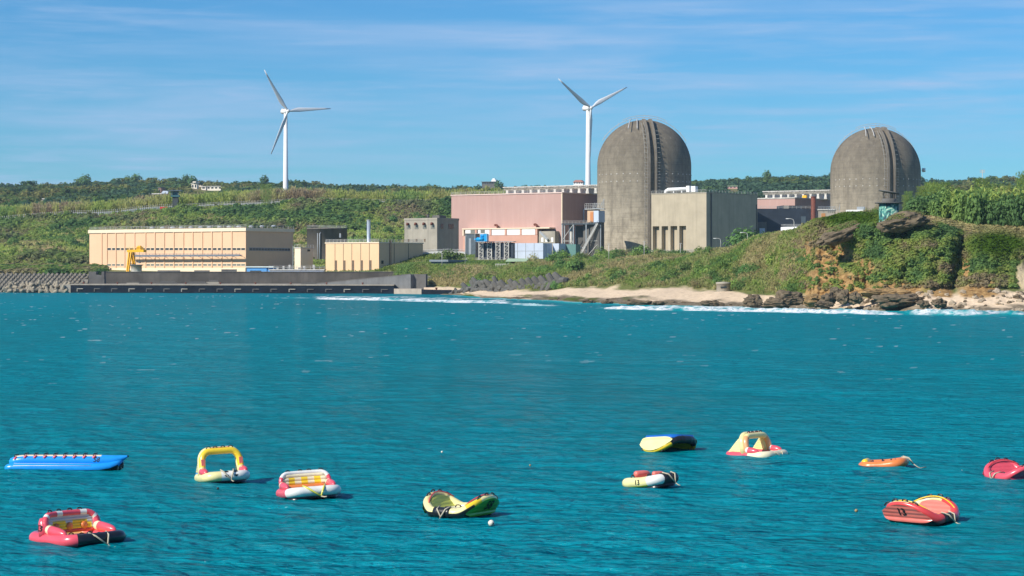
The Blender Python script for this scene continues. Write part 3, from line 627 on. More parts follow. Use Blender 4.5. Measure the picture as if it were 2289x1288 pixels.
# ---- steel platform and boxes between the pink hall and the dome
Y0 = 968; st = empty('steel_stair_platform', tuple(PX(1302, Y0, 14.6)), R(-12), 'grey steel platform with a long outside stair against the near dome', 'platform')
sx = Y0 / F; wdt = (1346 - 1256) * sx; hh = H - (500 - HY) * sx - 14.6
m = MB(); m.box(-wdt / 2, wdt / 2, -3, 3, hh - .4, hh); m.build('deck', DGREY, st)
m = MB(); railing(m, [(-wdt / 2, -3, hh), (wdt / 2, -3, hh), (wdt / 2, 3, hh)], 1.1, 1.5, .09, 2); m.build('railing', RAIL, st)
for x in (-wdt / 2 + .3, -wdt * .2, wdt * .12, wdt / 2 - .3):
    for y in (-2.7, 2.7): MB().box(x - .22, x + .22, y - .22, y + .22, -2, hh - .41).build('column', GREY, st)
m = MB()
for i, (xa, xb) in enumerate(((-wdt / 2 + .3, -wdt * .2), (wdt * .12, wdt / 2 - .3))):
    for z in (0, hh * .5): m.beam((xa, -2.7, z), (xb, -2.7, z + hh * .48), .2); m.beam((xa, -2.7, z + hh * .48), (xb, -2.7, z + hh * .48), .2)
m.build('brace', OFFW, st)
m = MB()
for y in (-4.3, -3.3): m.beam((-wdt * .05, y, -.5), (wdt * .42, y, hh), .18, .5); m.beam((-wdt * .05, y, .7), (wdt * .42, y, hh + 1.2), .1)
for i in range(20): t = i / 20; x = -wdt * .05 + wdt * .47 * t; m.box(x - .2, x + .2, -4.3, -3.3, -.5 + (hh + .5) * t, -.42 + (hh + .5) * t)
m.build('stair', RAIL, st)
MB().tube([(-wdt * .3, 1, -2), (-wdt * .3, 1, hh - .6)], .9, 14).tube([(wdt * .2, 1, -2), (wdt * .2, 1, hh - 1.5)], .9, 14).tube([(-.3 * wdt, 1, 4), (.2 * wdt, 1, 4)], .4, 10).build('vessel', OFFW, st)
MB().box(-wdt * .2, wdt / 2, 2.9, 3.4, -2, hh - .8).build('back_wall', CONC_D, st)
b = Bld('white_service_tower', 1338, 962, 'white and orange service tower standing against the near dome', 'building', z0=14.6)
xq = b.fx(1312); yq = 5.0; z1 = b.fz(471)
zq_ = b.fz(497); b.part(MB().box(b.fx(1327), 0, 0, yq, zq_, z1), 'white_cabin', PANEL); b.part(MB().box(xq, b.fx(1327) - .01, .3, yq, zq_, z1 + .5), 'orange_wall', mat('ochre wall', (.56, .38, .24), .7, .1, .5))
b.part(MB().box(b.fx(1319), b.fx(1326), .1, .29, zq_ + .3, z1 - .6), 'orange_panel', mat('orange panel', (.55, .22, .08), .6, .1, .5)); b.part(MB().box(b.fx(1300), -.3, 1.2, yq, -2, zq_ - .01), 'base', CONC_D)
m = MB(); m.box(xq - .8, .5, -.5, yq, z1 + .6, z1 + .9); railing(m, [(xq - .8, -.5, z1 + .9), (.5, -.5, z1 + .9)], 2.2, 1.0, .09, 3)
b.part(m, 'top_deck', RAIL)
m = MB()
for i in range(6): m.beam((-2.6 + i * .9, -.4, z1 + .9), (-1.8 + i * .9, -.4, z1 + 3.4), .14)
m.beam((3, -.4, z1 + .2), (3, -.4, z1 + 5), .16); m.beam((3, -.4, z1 + 5), (1, -.4, z1 + 1), .14); m.beam((-2.6, -.4, z1 + 1.0), (3, -.4, z1 + .6), .3)
b.part(m, 'gangway', GREY)

# ---- containment domes
def dome_mat(name):
    m = bpy.data.materials.new(name); m.use_nodes = True; nt = m.node_tree; N = nt.nodes; L = nt.links; b = N['Principled BSDF']; b.inputs['Roughness'].default_value = .9; b.inputs['Specular IOR Level'].default_value = .2
    tc = N.new('ShaderNodeTexCoord')
    def noise(s3, sc, det=6, ro=.65):
        mp = N.new('ShaderNodeMapping'); mp.inputs['Scale'].default_value = s3; L.new(tc.outputs['Object'], mp.inputs[0])
        n = N.new('ShaderNodeTexNoise'); n.inputs['Scale'].default_value = sc; n.inputs['Detail'].default_value = det; n.inputs['Roughness'].default_value = ro; L.new(mp.outputs[0], n.inputs['Vector']); return n.outputs[0]
    def mr(v, a, c, d, e):
        r = N.new('ShaderNodeMapRange'); r.inputs[1].default_value = a; r.inputs[2].default_value = c; r.inputs[3].default_value = d; r.inputs[4].default_value = e; L.new(v, r.inputs[0]); return r.outputs[0]
    def mix(f, a, c, kind='MIX'):
        x = N.new('ShaderNodeMix'); x.data_type = 'RGBA'; x.blend_type = kind; L.new(f, x.inputs['Factor'])
        for nm, v in (('A', a), ('B', c)):
            if isinstance(v, tuple): x.inputs[nm].default_value = v
            else: L.new(v, x.inputs[nm])
        return x.outputs['Result']
    sp = N.new('ShaderNodeSeparateXYZ'); L.new(tc.outputs['Object'], sp.inputs[0])
    ad = N.new('ShaderNodeMath'); ad.operation = 'MULTIPLY_ADD'; L.new(noise((1, 1, .5), .12), ad.inputs[0]); ad.inputs[1].default_value = 26; L.new(sp.outputs[2], ad.inputs[2])
    c = mix(mr(ad.outputs[0], 22, 62, 0, 1), (.45, .395, .30, 1), (.175, .150, .112, 1))          # soot and algae high up, bare concrete low down
    c = mix(mr(noise((1, 1, .04), .35, 5, .7), .50, .74, 0, .72), c, (.12, .10, .075, 1))
    c = mix(mr(noise((1, 1, .03), .9, 5, .7), .55, .75, 0, .6), c, (.36, .32, .25, 1))
    c = mix(mr(noise((1, 1, .6), .30, 8, .75), .44, .70, 0, .6), c, (.075, .065, .052, 1))
    c = mix(mr(noise((.15, .15, 4), .55, 5, .6), .5, .72, 0, .35), c, (.11, .095, .07, 1))
    wv = N.new('ShaderNodeTexWave'); wv.bands_direction = 'Z'; wv.inputs['Scale'].default_value = .115; wv.inputs['Distortion'].default_value = 0; L.new(tc.outputs['Object'], wv.inputs['Vector'])
    c = mix(mr(wv.outputs[1], 0, .04, .22, 0), c, (.09, .08, .06, 1))
    L.new(c, b.inputs['Base Color']); return m
LADR = mat('ladder steel', (.27, .26, .235), .6, .2, 1); DOMEM = dome_mat('containment concrete'); RIBM = mat('rib concrete', (.19, .165, .13), .9, .25, .3, .5, (.12, .1, .08))
def dome(px, Y, rpx, ytop, rib_px, name_label, zg, extra=False):
    r = rpx / F * Y; zt = H - (ytop - HY) / F * Y - zg; zs = zt - r * .985
    o = empty('containment_dome', tuple(PX(px, Y, zg)), 0, name_label, 'reactor dome')
    prof = [(r, -4), (r, zs * .25), (r, zs * .5), (r, zs * .75), (r, zs)] + [(r * math.cos(a), zs + (zt - zs) * math.sin(a)) for a in np.linspace(0, math.pi / 2, 26)[1:]]
    prof[-1] = (.01, zt); MB().lathe(prof, 96).build('shell', DOMEM, o)
    ang = -math.pi / 2 + math.asin(max(-1, min(1, (rib_px - px) / rpx)))          # where the ribs run
    def at(a, s, out=0.0):                                                      # s: 0 ground .. 1 springline .. 2 crown
        if s <= 1: rr, z = r + out, zs * s
        else: t = (s - 1) * math.pi / 2; rr, z = (r + out) * math.cos(t), zs + (zt - zs + out) * math.sin(t)
        return Vector((rr * math.cos(a), rr * math.sin(a), z))
    ss = list(np.linspace(-.05, 1, 12)) + list(np.linspace(1, 1.86, 18))[1:]; da = 1.45 / r
    tang = Vector((-math.sin(ang), math.cos(ang), 0)); rad = Vector((math.cos(ang), math.sin(ang), 0))
    for sg in (-1, 1):
        m = MB(); pr = []
        for s in ss:
            a0 = at(ang, s, -.3); a1 = at(ang, s, 1.7 if s < 1.7 else 1.7 * (1.9 - s) / .2 + .3); q = tang * sg * 1.45
            pr.append([a0 + q - tang * .42, a0 + q + tang * .42, a1 + q + tang * .42, a1 + q - tang * .42])
        vs = [v for q in pr for v in q]; fs = []
        for i in range(len(pr) - 1):
            for k in range(4): fs.append((i * 4 + k, i * 4 + (k + 1) % 4, i * 4 + 4 + (k + 1) % 4, i * 4 + 4 + k))
        fs.append((len(vs) - 4, len(vs) - 3, len(vs) - 2, len(vs) - 1)); m.add(vs, fs).build('rib', RIBM, o)
    # ladders with rungs beside each rib
    for sg in (-1, 1):
        m = MB(); pts = [at(ang, s, 1.2) + tang * sg * 3.4 for s in ss[:-4]]
        if sg < 0: m.tube(pts, .13, 5, smooth=False); m.tube([p - tang * sg * 1.2 for p in pts], .11, 5, smooth=False)
        step = 30
        for i in range(46):
            s = .04 + 1.50 * i / 46
            if s > 1.05 and i % 2: continue
            p = at(ang, s, 1.2); m.beam(p + tang * sg * 1.9, p + tang * sg * 3.3, .19); 
            if i % 2 == 0: m.beam(p + tang * sg * 3.4, p + tang * sg * 3.4 - rad * 1.4, .15)
        m.build('ladder', LADR, o)
    # crown rail, sweeping rails
    m = MB()
    pts = [at(ang + math.pi / 2, 1.35 + .65 * t, 1.2) for t in np.linspace(0, 1, 12)] + [at(ang - math.pi / 2, 2 - .65 * t, 1.2) for t in np.linspace(0, 1, 12)]
    m.tube(pts, .12, 5, smooth=False); m.tube([p * 1.0 + Vector((0, 0, .9)) for p in pts[6:18]], .1, 5, smooth=False)
    for p in pts[::2]: m.beam(p - Vector((0, 0, 1.4)), p + Vector((0, 0, .9)), .1)
    for dx in (-9.5, -5.5):
        q = [at(ang - .0, s, .3) + tang * dx * (1 - .35 * (s - 1.55) / .4) for s in np.linspace(1.55, 1.95, 8)]
        m.tube(q, .22, 5, smooth=False)
    m.beam((0, 0, zt), (0, 0, zt + 2.4), .14); m.build('crown_railing', RAIL, o)
    # anchor plates round the drum
    for row in (.82, .90):
        for k in range(-9, 10):
            a = ang + k * .155
            if abs(k) < 1: continue
            p = at(a, row, .02); u = Vector((math.cos(a), math.sin(a), 0)); v = Vector((-math.sin(a), math.cos(a), 0))
            MB().beam(p - v * .22, p + v * .22, .25, .4).build('anchor_plate', OFFW, o)
    if extra:
        p = at(0, 1.02, .1); MB().beam(p, p + Vector((1.6, 0, .6)), .15).tube([p + Vector((1.6, 0, -.6)), p + Vector((1.6, 0, 1.2))], .8, 10).build('siren', WHITE, o)
    return o
dome(1440, 1000, 105, 268.5, 1451.5, 'nearest large weathered concrete containment dome with a ribbed ladder strip', 14.5)
dome(1957, 1052, 100, 286.5, 1975, 'second concrete containment dome standing behind the grassy headland', 15.5, True)

# ---- auxiliary building right of the near dome
b = Bld('auxiliary_building', 1579, 938, 'sand coloured concrete block with four tall recesses beside the near dome', 'building', phi=R(38), z0=14.5)
CONC_B = mat('sand concrete', (.45, .385, .28), .85, .14, .15, .5, (.22, .19, .14), .15, 2)
x0 = b.fx(1456); yd = b.sy(1693); zt = b.fz(431.5); xs = [b.fx(980 + z / 3.788) for z in (1815, 1870, 1890, 1945, 1965, 2022, 2040, 2097)]; zr = b.fz(504.3)
m = MB(); m.box(x0, 0, 2.2, yd, -2, zt); m.box(x0, 0, 0, 2.2, zr, zt)
ed = [x0] + xs + [0]
for i in range(0, 10, 2): m.box(ed[i], ed[i + 1], 0, 2.2, -2, zr - .001)
b.part(m, 'wall', CONC_B)
b.part(MB().box(x0 - .1, .15, -.15, yd + .15, zt, zt + .4), 'coping', CONC)
m = MB(); railing(m, [(x0, .1, zt + .4), (-.1, .1, zt + .4), (-.1, yd, zt + .4)], 1.0, 2.5, .08); b.part(m, 'roof_railing', RAIL)
xa, xb = b.fx(1473), b.fx(1522)
b.part(MB().tube([(xa, 5, zt + .2), (xa + .3, 5, zt + 1.4), (xa + 1.5, 5, zt + 2.0), (xb, 5, zt + 2.2)], .8, 10).box(xb, xb + 1.6, 4, 6, zt + .8, zt + 3.4).box(xb + 2.5, xb + 4.6, 4, 6, zt + .8, zt + 3.2).box(xa + 4, xa + 4.4, 4.7, 5.3, zt, zt + 1.5).box(xb - 3, xb - 2.6, 4.7, 5.3, zt, zt + 1.5), 'roof_duct', WHITE)
b.part(MB().box(.02, .5, 3.2, 3.6, 3, zt + .2), 'downpipe', CONC_D); b.part(MB().box(.05, .35, yd * .98 - .3, yd * .98, 2, zt - 4), 'downpipe', CONC_D)
b = Bld('dark_annex', 1821, 985, 'dark blue grey annex in shade between the halls with a brown chimney', 'building', phi=R(-8), z0=14.5)
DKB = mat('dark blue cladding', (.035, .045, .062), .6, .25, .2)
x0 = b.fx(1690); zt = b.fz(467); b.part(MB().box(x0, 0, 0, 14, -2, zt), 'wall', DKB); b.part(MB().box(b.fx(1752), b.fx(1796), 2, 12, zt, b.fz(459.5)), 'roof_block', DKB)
b.part(MB().box(b.fx(1755), b.fx(1766), 1.6, 1.99, zt + .1, b.fz(459.5)), 'roof_vent', CONC); b.part(MB().tube([(b.fx(1817), -.8, -2), (b.fx(1817), -.8, b.fz(440))], 1.05, 14).tube([(b.fx(1817), -.8, b.fz(441)), (b.fx(1817), -.8, b.fz(439.5))], 1.2, 14), 'chimney', BROWN)
m = MB(); railing(m, [(x0, 0, zt), (0, 0, zt)], 1.1, 2, .09); b.part(m, 'roof_railing', RAIL); b.part(MB().box(b.fx(1791), b.fx(1801), -.15, -.004, b.fz(500), b.fz(484)), 'shutter', DGREY)
b.part(MB().box(x0, b.fx(1710), -3, -.004, -2, b.fz(497)), 'porch', CONC_D); b.part(MB().box(b.fx(1694), b.fx(1706), -3.1, -3.004, 2, b.fz(511)), 'porch_door', PANEL)
t = empty('white_water_tank', tuple(PX(1783, 880, 15)), 0, 'low round white tank with a railing behind the grassy bank', 'tank')
MB().lathe([(6.6, -2), (6.6, H - (508 - HY) / F * 880 - 15), (.01, H - (507 - HY) / F * 880 - 15)], 40).build('shell', WHITE, t)
m = MB(); zq = H - (508 - HY) / F * 880 - 15; railing(m, [(6.5 * math.cos(a), 6.5 * math.sin(a), zq) for a in np.linspace(0, 6.2832, 19)], 1, 3, .08); m.build('railing', RAIL, t)
b = Bld('orange_gatehouse', 1866, 1000, 'small pale hut with an orange door at the foot of the far dome', 'building', phi=R(10), z0=14.5)
x0 = b.fx(1829); zt = b.fz(470); b.part(MB().box(x0, 0, 0, 8, -2, zt), 'wall', CONC); b.part(MB().box(x0 - .4, .3, -.4, 8, zt, zt + .5), 'roof', OFFW); b.part(MB().box(b.fx(1836), b.fx(1845), -.1, -.004, b.fz(499), b.fz(477)), 'door', mat('orange door', (.5, .24, .09), .6, .15, .6))
m = MB(); railing(m, [(x0, -.2, zt + .5), (.2, -.2, zt + .5)], 1.2, 1.2, .09, 3)
for i in range(6): m.beam((b.fx(1850) + i * .9, -.4, zt - .8), (b.fx(1850) + .8 + i * .9, -.4, zt + 1.6), .15)
m.beam((b.fx(1877), -.4, zt - 4), (b.fx(1877), -.4, zt + 2.6), .16); b.part(m, 'gangway', GREY)
b = Bld('white_container', 1930, 990, 'long white container on the terrace below the far dome', 'container', phi=R(15), z0=28)
b.part(MB().box(b.fx(1891), 0, 0, 3, b.fz(477.5), b.fz(469)), 'body', WHITE); b.part(MB().box(b.fx(1915), b.fx(1932), 1, 3, b.fz(469) + .01, b.fz(462)).box(b.fx(1895), b.fx(1897), .5, 1, 0 - 14, b.fz(477.5)).box(b.fx(1925), b.fx(1927), .5, 1, -14, b.fz(477.5)), 'frame', GREY)

# ---- blue machine on the rack structure, panel hall, low huts
Y = 915; b = Bld('pipe_rack_towers', 1146, Y, 'row of four grey lattice towers below the pink hall', 'steel frame', phi=R(20), z0=13.2)
zt = b.fz(541); 
for px in (1075, 1094, 1113, 1132):
    x = b.fx(px); m = MB()
    for dx in (-.9, .9):
        for dy in (0, 2.6): m.box(x + dx - .16, x + dx + .16, dy, dy + .3, -1, zt)
    for k in range(5):
        za, zb = zt * k / 5, zt * (k + 1) / 5; m.beam((x - .9, 0, za), (x + .9, 0, zb), .14); m.beam((x - .9, .1, zb), (x + .9, .1, zb), .16); m.beam((x + .9, 0, za), (x + .9, 2.6, zb), .14)
    b.part(m, 'tower', OFFW); b.part(MB().box(x - .9, x + 2.5, .9, 3.4, -1, zt - .3), 'radiator', mat('radiator', (.03, .04, .06), .5, .2, 1)) if px == 1075 else b.part(MB().box(x - .9, x + 2.5, .9, 3.4, -1, zt - .3), 'radiator', bpy.data.materials['radiator'])
b.part(MB().box(b.fx(1066), .4, -.2, 3.2, zt, zt + .25), 'top_beam', GREY); b.part(MB().box(b.fx(1040), .4, -3, 4, -2.5, -.4), 'footing', WHITE)
m = MB(); railing(m, [(b.fx(1040), -3, -.4), (.4, -3, -.4)], 1.1, 1.6, .08); b.part(m, 'railing', RAIL)
M0 = PX(1077, 917, b.z0 + zt + .25); o = empty('blue_pump_machine', tuple(M0), R(-20), 'bright blue pump machine mounted on top of the lattice towers', 'machine')
MB().tube([(-1.9, -.6, .9), (1.2, -.6, .9)], .75, 14).tube([(-3.0, -.6, .8), (-1.9, -.6, .8)], .4, 10).build('motor', BRIGHTB, o)
MB().tube([(-.6, .2, 2.3), (1.3, .2, 2.3)], .7, 14).box(-.4, 1.0, -.2, .6, 1.2, 1.7).build('drum', BRIGHTB, o); MB().box(1.3, 2.6, -1, 1, 0, 3.1).build('housing', BRIGHTB, o); MB().box(-2.4, 1.3, -1, 1, 0, .2).build('base', BRIGHTB, o)
m = MB(); [m.beam((x, -1.1, 0), (x, -1.1, 3.2), .1) for x in (-2.6, 2.7)]; m.beam((-2.6, -1.1, 3.2), (2.7, -1.1, 3.2), .1); m.build('guard_frame', OFFW, o)
b = Bld('pale_panel_hall', 1214, 925, 'pale blue panelled low hall behind the bank shrubs', 'building', phi=R(30), z0=13.5)
x0 = b.fx(1146); yd = b.sy(1234); zt = b.fz(543.5); b.part(MB().box(x0, 0, 0, yd, -1, zt), 'wall', PANEL)
m = MB(); [m.box(b.fx(p) - .1, b.fx(p) + .1, -.08, -.004, -1, zt - .02) for p in (1157, 1175, 1194)]; m.box(x0, 0, -.07, -.003, zt * .5, zt * .5 + .15); [m.box(.003, .08, yd * k / 3 - .08, yd * k / 3 + .08, -1, zt - .02) for k in (1, 2)]; b.part(m, 'joint', GREY)
b.part(MB().box(.3, 3.2, yd + .1, yd + 6, -1, zt - .1), 'side_wing', PANEL); b.part(MB().box(3.3, 8, yd + 6, yd + 10, -1, zt - .4), 'side_shed', mat('teal shed', (.10, .22, .20), .6, .1, .4))
b = Bld('dark_switch_house', 1063, 938, 'dark grey switch house left of the blue machine', 'building', phi=R(12), z0=14); b.part(MB().box(b.fx(1040), 0, 0, 8, -1, b.fz(523)), 'wall', DGREY); b.part(MB().box(b.fx(1040) - .2, .2, -.2, 8.2, b.fz(523), b.fz(521.7)), 'roof', CONC)
b.part(MB().box(b.fx(1048), b.fx(1053), -.08, -.004, 0, b.fz(533)), 'door', GREY)
b = Bld('teal_pump_shed', 1000, 895, 'low teal shed with a flat roof on the grassy bank', 'building', phi=R(20), z0=9.6)
x0 = b.fx(964); yd = b.sy(1042); zt = b.fz(583); b.part(MB().box(x0, 0, 0, yd, -1, zt - .4), 'wall', TEAL); b.part(MB().box(x0 - .6, .6, -.7, yd + .5, zt - .4, zt + .4), 'roof', mat('slate roof', (.20, .24, .27), .6, .15, .5))
b.part(MB().box(x0, 0, -.05, -.004, zt * .45, zt * .75), 'window', GLASS); m = MB(); [m.box(b.fx(p) - .25, b.fx(p) + .25, -3.2, -2.8, -2, zt * .42) for p in (972, 980)]; m.box(b.fx(971), b.fx(981), -3.3, -2.7, zt * .42, zt * .52); b.part(m, 'portal', WHITE)
b = Bld('green_roof_shelter', 1172, 832, 'open shelter with a pale green sheet roof on the bank', 'shelter', phi=R(12), z0=10.5)
x0 = b.fx(1136); zt = b.fz(585); m = MB().add([(x0 - .8, -.8, zt), (.9, -.8, zt), (.9, 4, zt + 1.0), (x0 - .8, 4, zt + 1.0), (x0 - .8, -.8, zt + .18), (.9, -.8, zt + .18), (.9, 4, zt + 1.18), (x0 - .8, 4, zt + 1.18)], [(3, 2, 1, 0), (4, 5, 6, 7), (0, 1, 5, 4), (1, 2, 6, 5), (2, 3, 7, 6), (3, 0, 4, 7)]); b.part(m, 'roof', GREENR)
for x in (x0, x0 / 2, 0): b.part(MB().box(x - .1, x + .1, -.1, .1, -1.5, zt), 'post', OFFW); 
b.part(MB().box(x0 + .2, -.2, 3, 3.2, -1, zt + .6), 'back_wall', BROWN)
Y = 838; gt = empty('white_gate', tuple(PX(1123, Y, gz(1123, Y))), R(-10), 'small white barred gate left of the green roof shelter', 'gate')
m = MB(); [m.box(-2.6 + i * .65 - .06, -2.6 + i * .65 + .06, -.05, .05, 0, 2.2) for i in range(9)]; m.build('bars', OFFW, gt); MB().box(-2.7, 2.7, -.07, .07, 2.0, 2.2).box(-2.7, 2.7, -.07, .07, .1, .3).build('gate_frame', OFFW, gt)
b = Bld('blue_site_hut', 596, 925, 'light blue site hut with pale roof behind the sea wall', 'hut', phi=R(12), z0=7.9)
x0 = b.fx(551.5); zt = b.fz(598); b.part(MB().box(x0, 0, 0, 5, -1, zt), 'wall', BLUE); b.part(MB().box(x0 - .4, 3.2, -.5, 5.4, zt, zt + .45), 'roof', mat('pale roof', (.62, .70, .68), .5, .08, .5)); b.part(MB().box(b.fx(559), b.fx(584), -.08, -.004, b.fz(608), b.fz(605)), 'window', GLASS); b.part(MB().box(.01, 3, .4, 5, -1, zt - .01), 'side_room', BLUE)
cw = empty('white_depot_roof', tuple(PX(660, 915, 7)), R(-5), 'low white roofed depot right of the blue hut', 'building')
m = MB(); m.box(-11, 12, 0, 5, 1.8, 2.3); m.build('roof', OFFW, cw); MB().box(-10.6, 11.6, .3, 4.7, -1, 1.79).build('wall', PANEL, cw)
m = MB(); railing(m, [(-11, .2, 2.3), (12, .2, 2.3)], 1.3, 1.8, .1, 2); [m.box(x, x + .8, 1, 2, 2.3, 3.1 + .5 * (i % 3)) for i, x in enumerate((-8, -5.5, -3, 1, 3, 7))]; m.build('pipe_frame', RAIL, cw)
# ------------------------------------------------------------------ harbour front
CLEAR = []        # strips kept free of trees in front of the far houses
def plan(px, Y): v = PX(px, Y, 0); return (v.x, v.y)
q = empty('quay', tuple(PX(500, 872, 0)), 0, 'long dark concrete quay along the water with notched fender recesses', 'quay')
ox, oy = q.location.x, q.location.y
pts = [plan(152, 881), plan(880, 841), plan(890, 900), plan(140, 912)]; loc = [(a - ox, b_ - oy) for a, b_ in pts]
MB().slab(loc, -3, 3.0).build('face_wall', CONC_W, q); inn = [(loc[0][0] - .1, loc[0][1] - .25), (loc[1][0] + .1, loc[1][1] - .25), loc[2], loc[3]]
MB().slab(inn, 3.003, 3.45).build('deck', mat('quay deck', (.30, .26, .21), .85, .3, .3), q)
d0 = Vector((*loc[0], 0)); d1 = Vector((*loc[1], 0)); dv = (d1 - d0).normalized(); nv = Vector((dv.y, -dv.x, 0))
for i in range(18):
    p = d0.lerp(d1, (i + .55) / 18.2); f = MB().beam(p + nv * .2 + Vector((0, 0, 1.6)), p + nv * .2 + dv * 2.6 + Vector((0, 0, 1.6)), .45, .28).beam(p + nv * .2 + Vector((0, 0, 1.6)), p + nv * .2 + Vector((0, 0, .5)), .35, .22)
    f.build('fender_ledge', CONC_D if i % 3 else CONC, q)
m = MB()
for i in range(9): p = d0.lerp(d1, (i + .4) / 9.3); m.lathe([(.3, 3.45), (.22, 3.75), (.45, 4.0), (.45, 4.15), (.01, 4.2)], 10, (p.x - nv.x * 2, p.y - nv.y * 2, 0))
m.build('bollards', BROWN, q)
MB().beam(d0 + nv * .02 + Vector((-1.0, .6, -1)), d0 + Vector((-1.0, .6, 3.2)), 4.2, 2.2).build('end_block', CONC, q)
# things lying on the quay
def qp(px, Y): return tuple(PX(px, Y, 3.452))
for (px, Y, L_, h_, lab) in ((297, 895, 5, .8, 'pale concrete slab pile lying at the left of the quay deck'), (372, 893, 8, 1.0, 'dark beam stack left of the middle of the quay deck'), (437, 892, 9, .9, 'longest dark beam stack on the quay deck'), (475, 893, 5, 1.5, 'stepped concrete block in the middle of the quay deck'), (690, 868, 6, .7, 'low slab pile right of the middle of the quay deck')):
    o = empty('slab_pile', qp(px, Y), R(3), lab, 'slab pile', 'stacks on the quay deck')
    MB().box(-L_ / 2, L_ / 2, 0, 1.8, 0, h_ * .5).build('slab', CONC if 'pale' in lab or 'concrete' in lab else CONC_D, o); MB().box(-L_ * .3, L_ * .42, .2, 1.6, h_ * .5 + .003, h_).build('slab', CONC_D, o)
# sea wall
sw = empty('sea_wall', tuple(PX(500, 912, 0)), 0, 'high weathered grey sea wall running along the back of the quay', 'wall'); ox, oy = sw.location.x, sw.location.y
SEAW = mat('sea wall concrete', (.088, .079, .068), .9, .5, .09, .7, (.045, .042, .038), .2, 1.5)
pp = [plan(232, 917), plan(700, 905), plan(918, 896), plan(922, 901), plan(700, 911), plan(228, 923)]
MB().slab([(a - ox, c - oy) for a, c in pp], -1, 8.05).build('wall', SEAW, sw)
MB().slab([(a - ox, c - oy + (-.25 if i < 3 else .25)) for i, (a, c) in enumerate(pp)], 8.053, 8.35).build('coping', CONC_D, sw)
for pa, pb, h in ((350, 400, .5), (432, 466, .5), (493, 527, .9)): MB().box(PX(pa, 912, 0).x - ox, PX(pb, 912, 0).x - ox, 2.5, 3.6, 8.353, 8.353 + h).build('wall_cap', CONC_D, sw)
nb = empty('notched_wall_blocks', tuple(PX(212, 900, 3.45)), 0, 'stepped concrete blocks with a notch at the left end of the sea wall', 'concrete blocks')
MB().box(-5.2, 3.8, 0, 4, 0, 1.9).build('lower_block', CONC_D, nb); MB().box(-2.6, -.4, .5, 4.5, 1.903, 4.9).box(-.4, 3.6, .5, 4.5, 1.903, 3.6).box(2.6, 3.6, .5, 4.5, 3.6, 4.9).box(-.4, .4, .5, 4.5, 3.6, 4.9).build('upper_block', CONC_D, nb)
MB().box(-5.3, -2.7, -.2, 3, 0, 1.7).build('pale_block', CONC, nb)
# slipway wedge and right-hand walls
rp = empty('slipway_ramp', tuple(PX(812, 858, 0)), 0, 'long concrete slipway ramp rising to the right in front of the sea wall', 'ramp'); ox, oy = rp.location.x, rp.location.y
a0, a1 = plan(706, 872), plan(918, 850); 
def lp(p, z): return (p[0] - ox, p[1] - oy, z)
dp = Vector((a1[0] - a0[0], a1[1] - a0[1])).normalized(); nb_ = Vector((-dp.y, dp.x)) * 12
b0 = (a0[0] + nb_.x, a0[1] + nb_.y); b1 = (a1[0] + nb_.x, a1[1] + nb_.y)
RAMPM = mat('ramp concrete', (.16, .165, .165), .85, .25, .2, .5, (.08, .08, .08), .2, 2)
MB().add([lp(a0, -2), lp(a1, -2), lp(b1, -2), lp(b0, -2), lp(a0, 3.5), lp(a1, 7.2), lp(b1, 7.4), lp(b0, 3.6)], [(3, 2, 1, 0), (4, 5, 6, 7), (0, 1, 5, 4), (1, 2, 6, 5), (2, 3, 7, 6), (3, 0, 4, 7)]).build('ramp_body', RAMPM, rp)
m = MB(); va, vb = Vector(lp(a0, 3.5)), Vector(lp(a1, 7.2)); m.beam(va + Vector((0, .3, .15)), vb + Vector((0, .3, .15)), .6, .3); m.build('kerb', CONC_D, rp)
MB().slab([(p[0] - ox, p[1] - oy) for p in (plan(918.5, 852), plan(952, 851), plan(952, 866), plan(918.5, 867))], -1, 7.3).build('end_wall', CONC_D, rp)
lw = empty('retaining_wall', tuple(PX(1000, 880, 0)), 0, 'low dark retaining wall below the grassy bank right of the slipway', 'wall'); ox, oy = lw.location.x, lw.location.y
for (pa, ya, pb, yb, zt) in ((952, 874, 1030, 868, 6.7), (1030, 868, 1120, 842, 7.0), (1020, 850, 1130, 800, 4.3)):
    va, vb = plan(pa, ya), plan(pb, yb); MB().slab([(va[0] - ox, va[1] - oy), (vb[0] - ox, vb[1] - oy), (vb[0] - ox, vb[1] - oy + 2), (va[0] - ox, va[1] - oy + 2)], -1, zt).build('wall', CONC_D, lw)
bs = empty('landing_stage', tuple(PX(940, 830, 0)), 0, 'low concrete landing stage with pale top at the right end of the quay', 'jetty'); ox, oy = bs.location.x, bs.location.y
def sl(ps): return [(plan(*p)[0] - ox, plan(*p)[1] - oy) for p in ps]
MB().slab(sl([(880.5, 838), (942, 822), (945, 850), (885, 860)]), -2, 1.9).build('pale_slab', mat('pale concrete', (.40, .34, .27), .85, .2, .3), bs)
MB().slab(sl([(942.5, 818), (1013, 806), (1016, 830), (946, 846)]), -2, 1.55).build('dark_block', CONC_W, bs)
MB().slab(sl([(890, 862), (1030, 836), (1060, 850), (890, 880)]), -2, 2.3).build('apron', mat('sandy apron', (.52, .42, .32), .9, .15, .3), bs)
MB().lathe([(.35, 1.55), (.25, 1.9), (.5, 2.2), (.5, 2.4), (.01, 2.45)], 10, (PX(975, 820, 0).x - ox, 822 - oy, 0)).build('bollard', BROWN, bs)

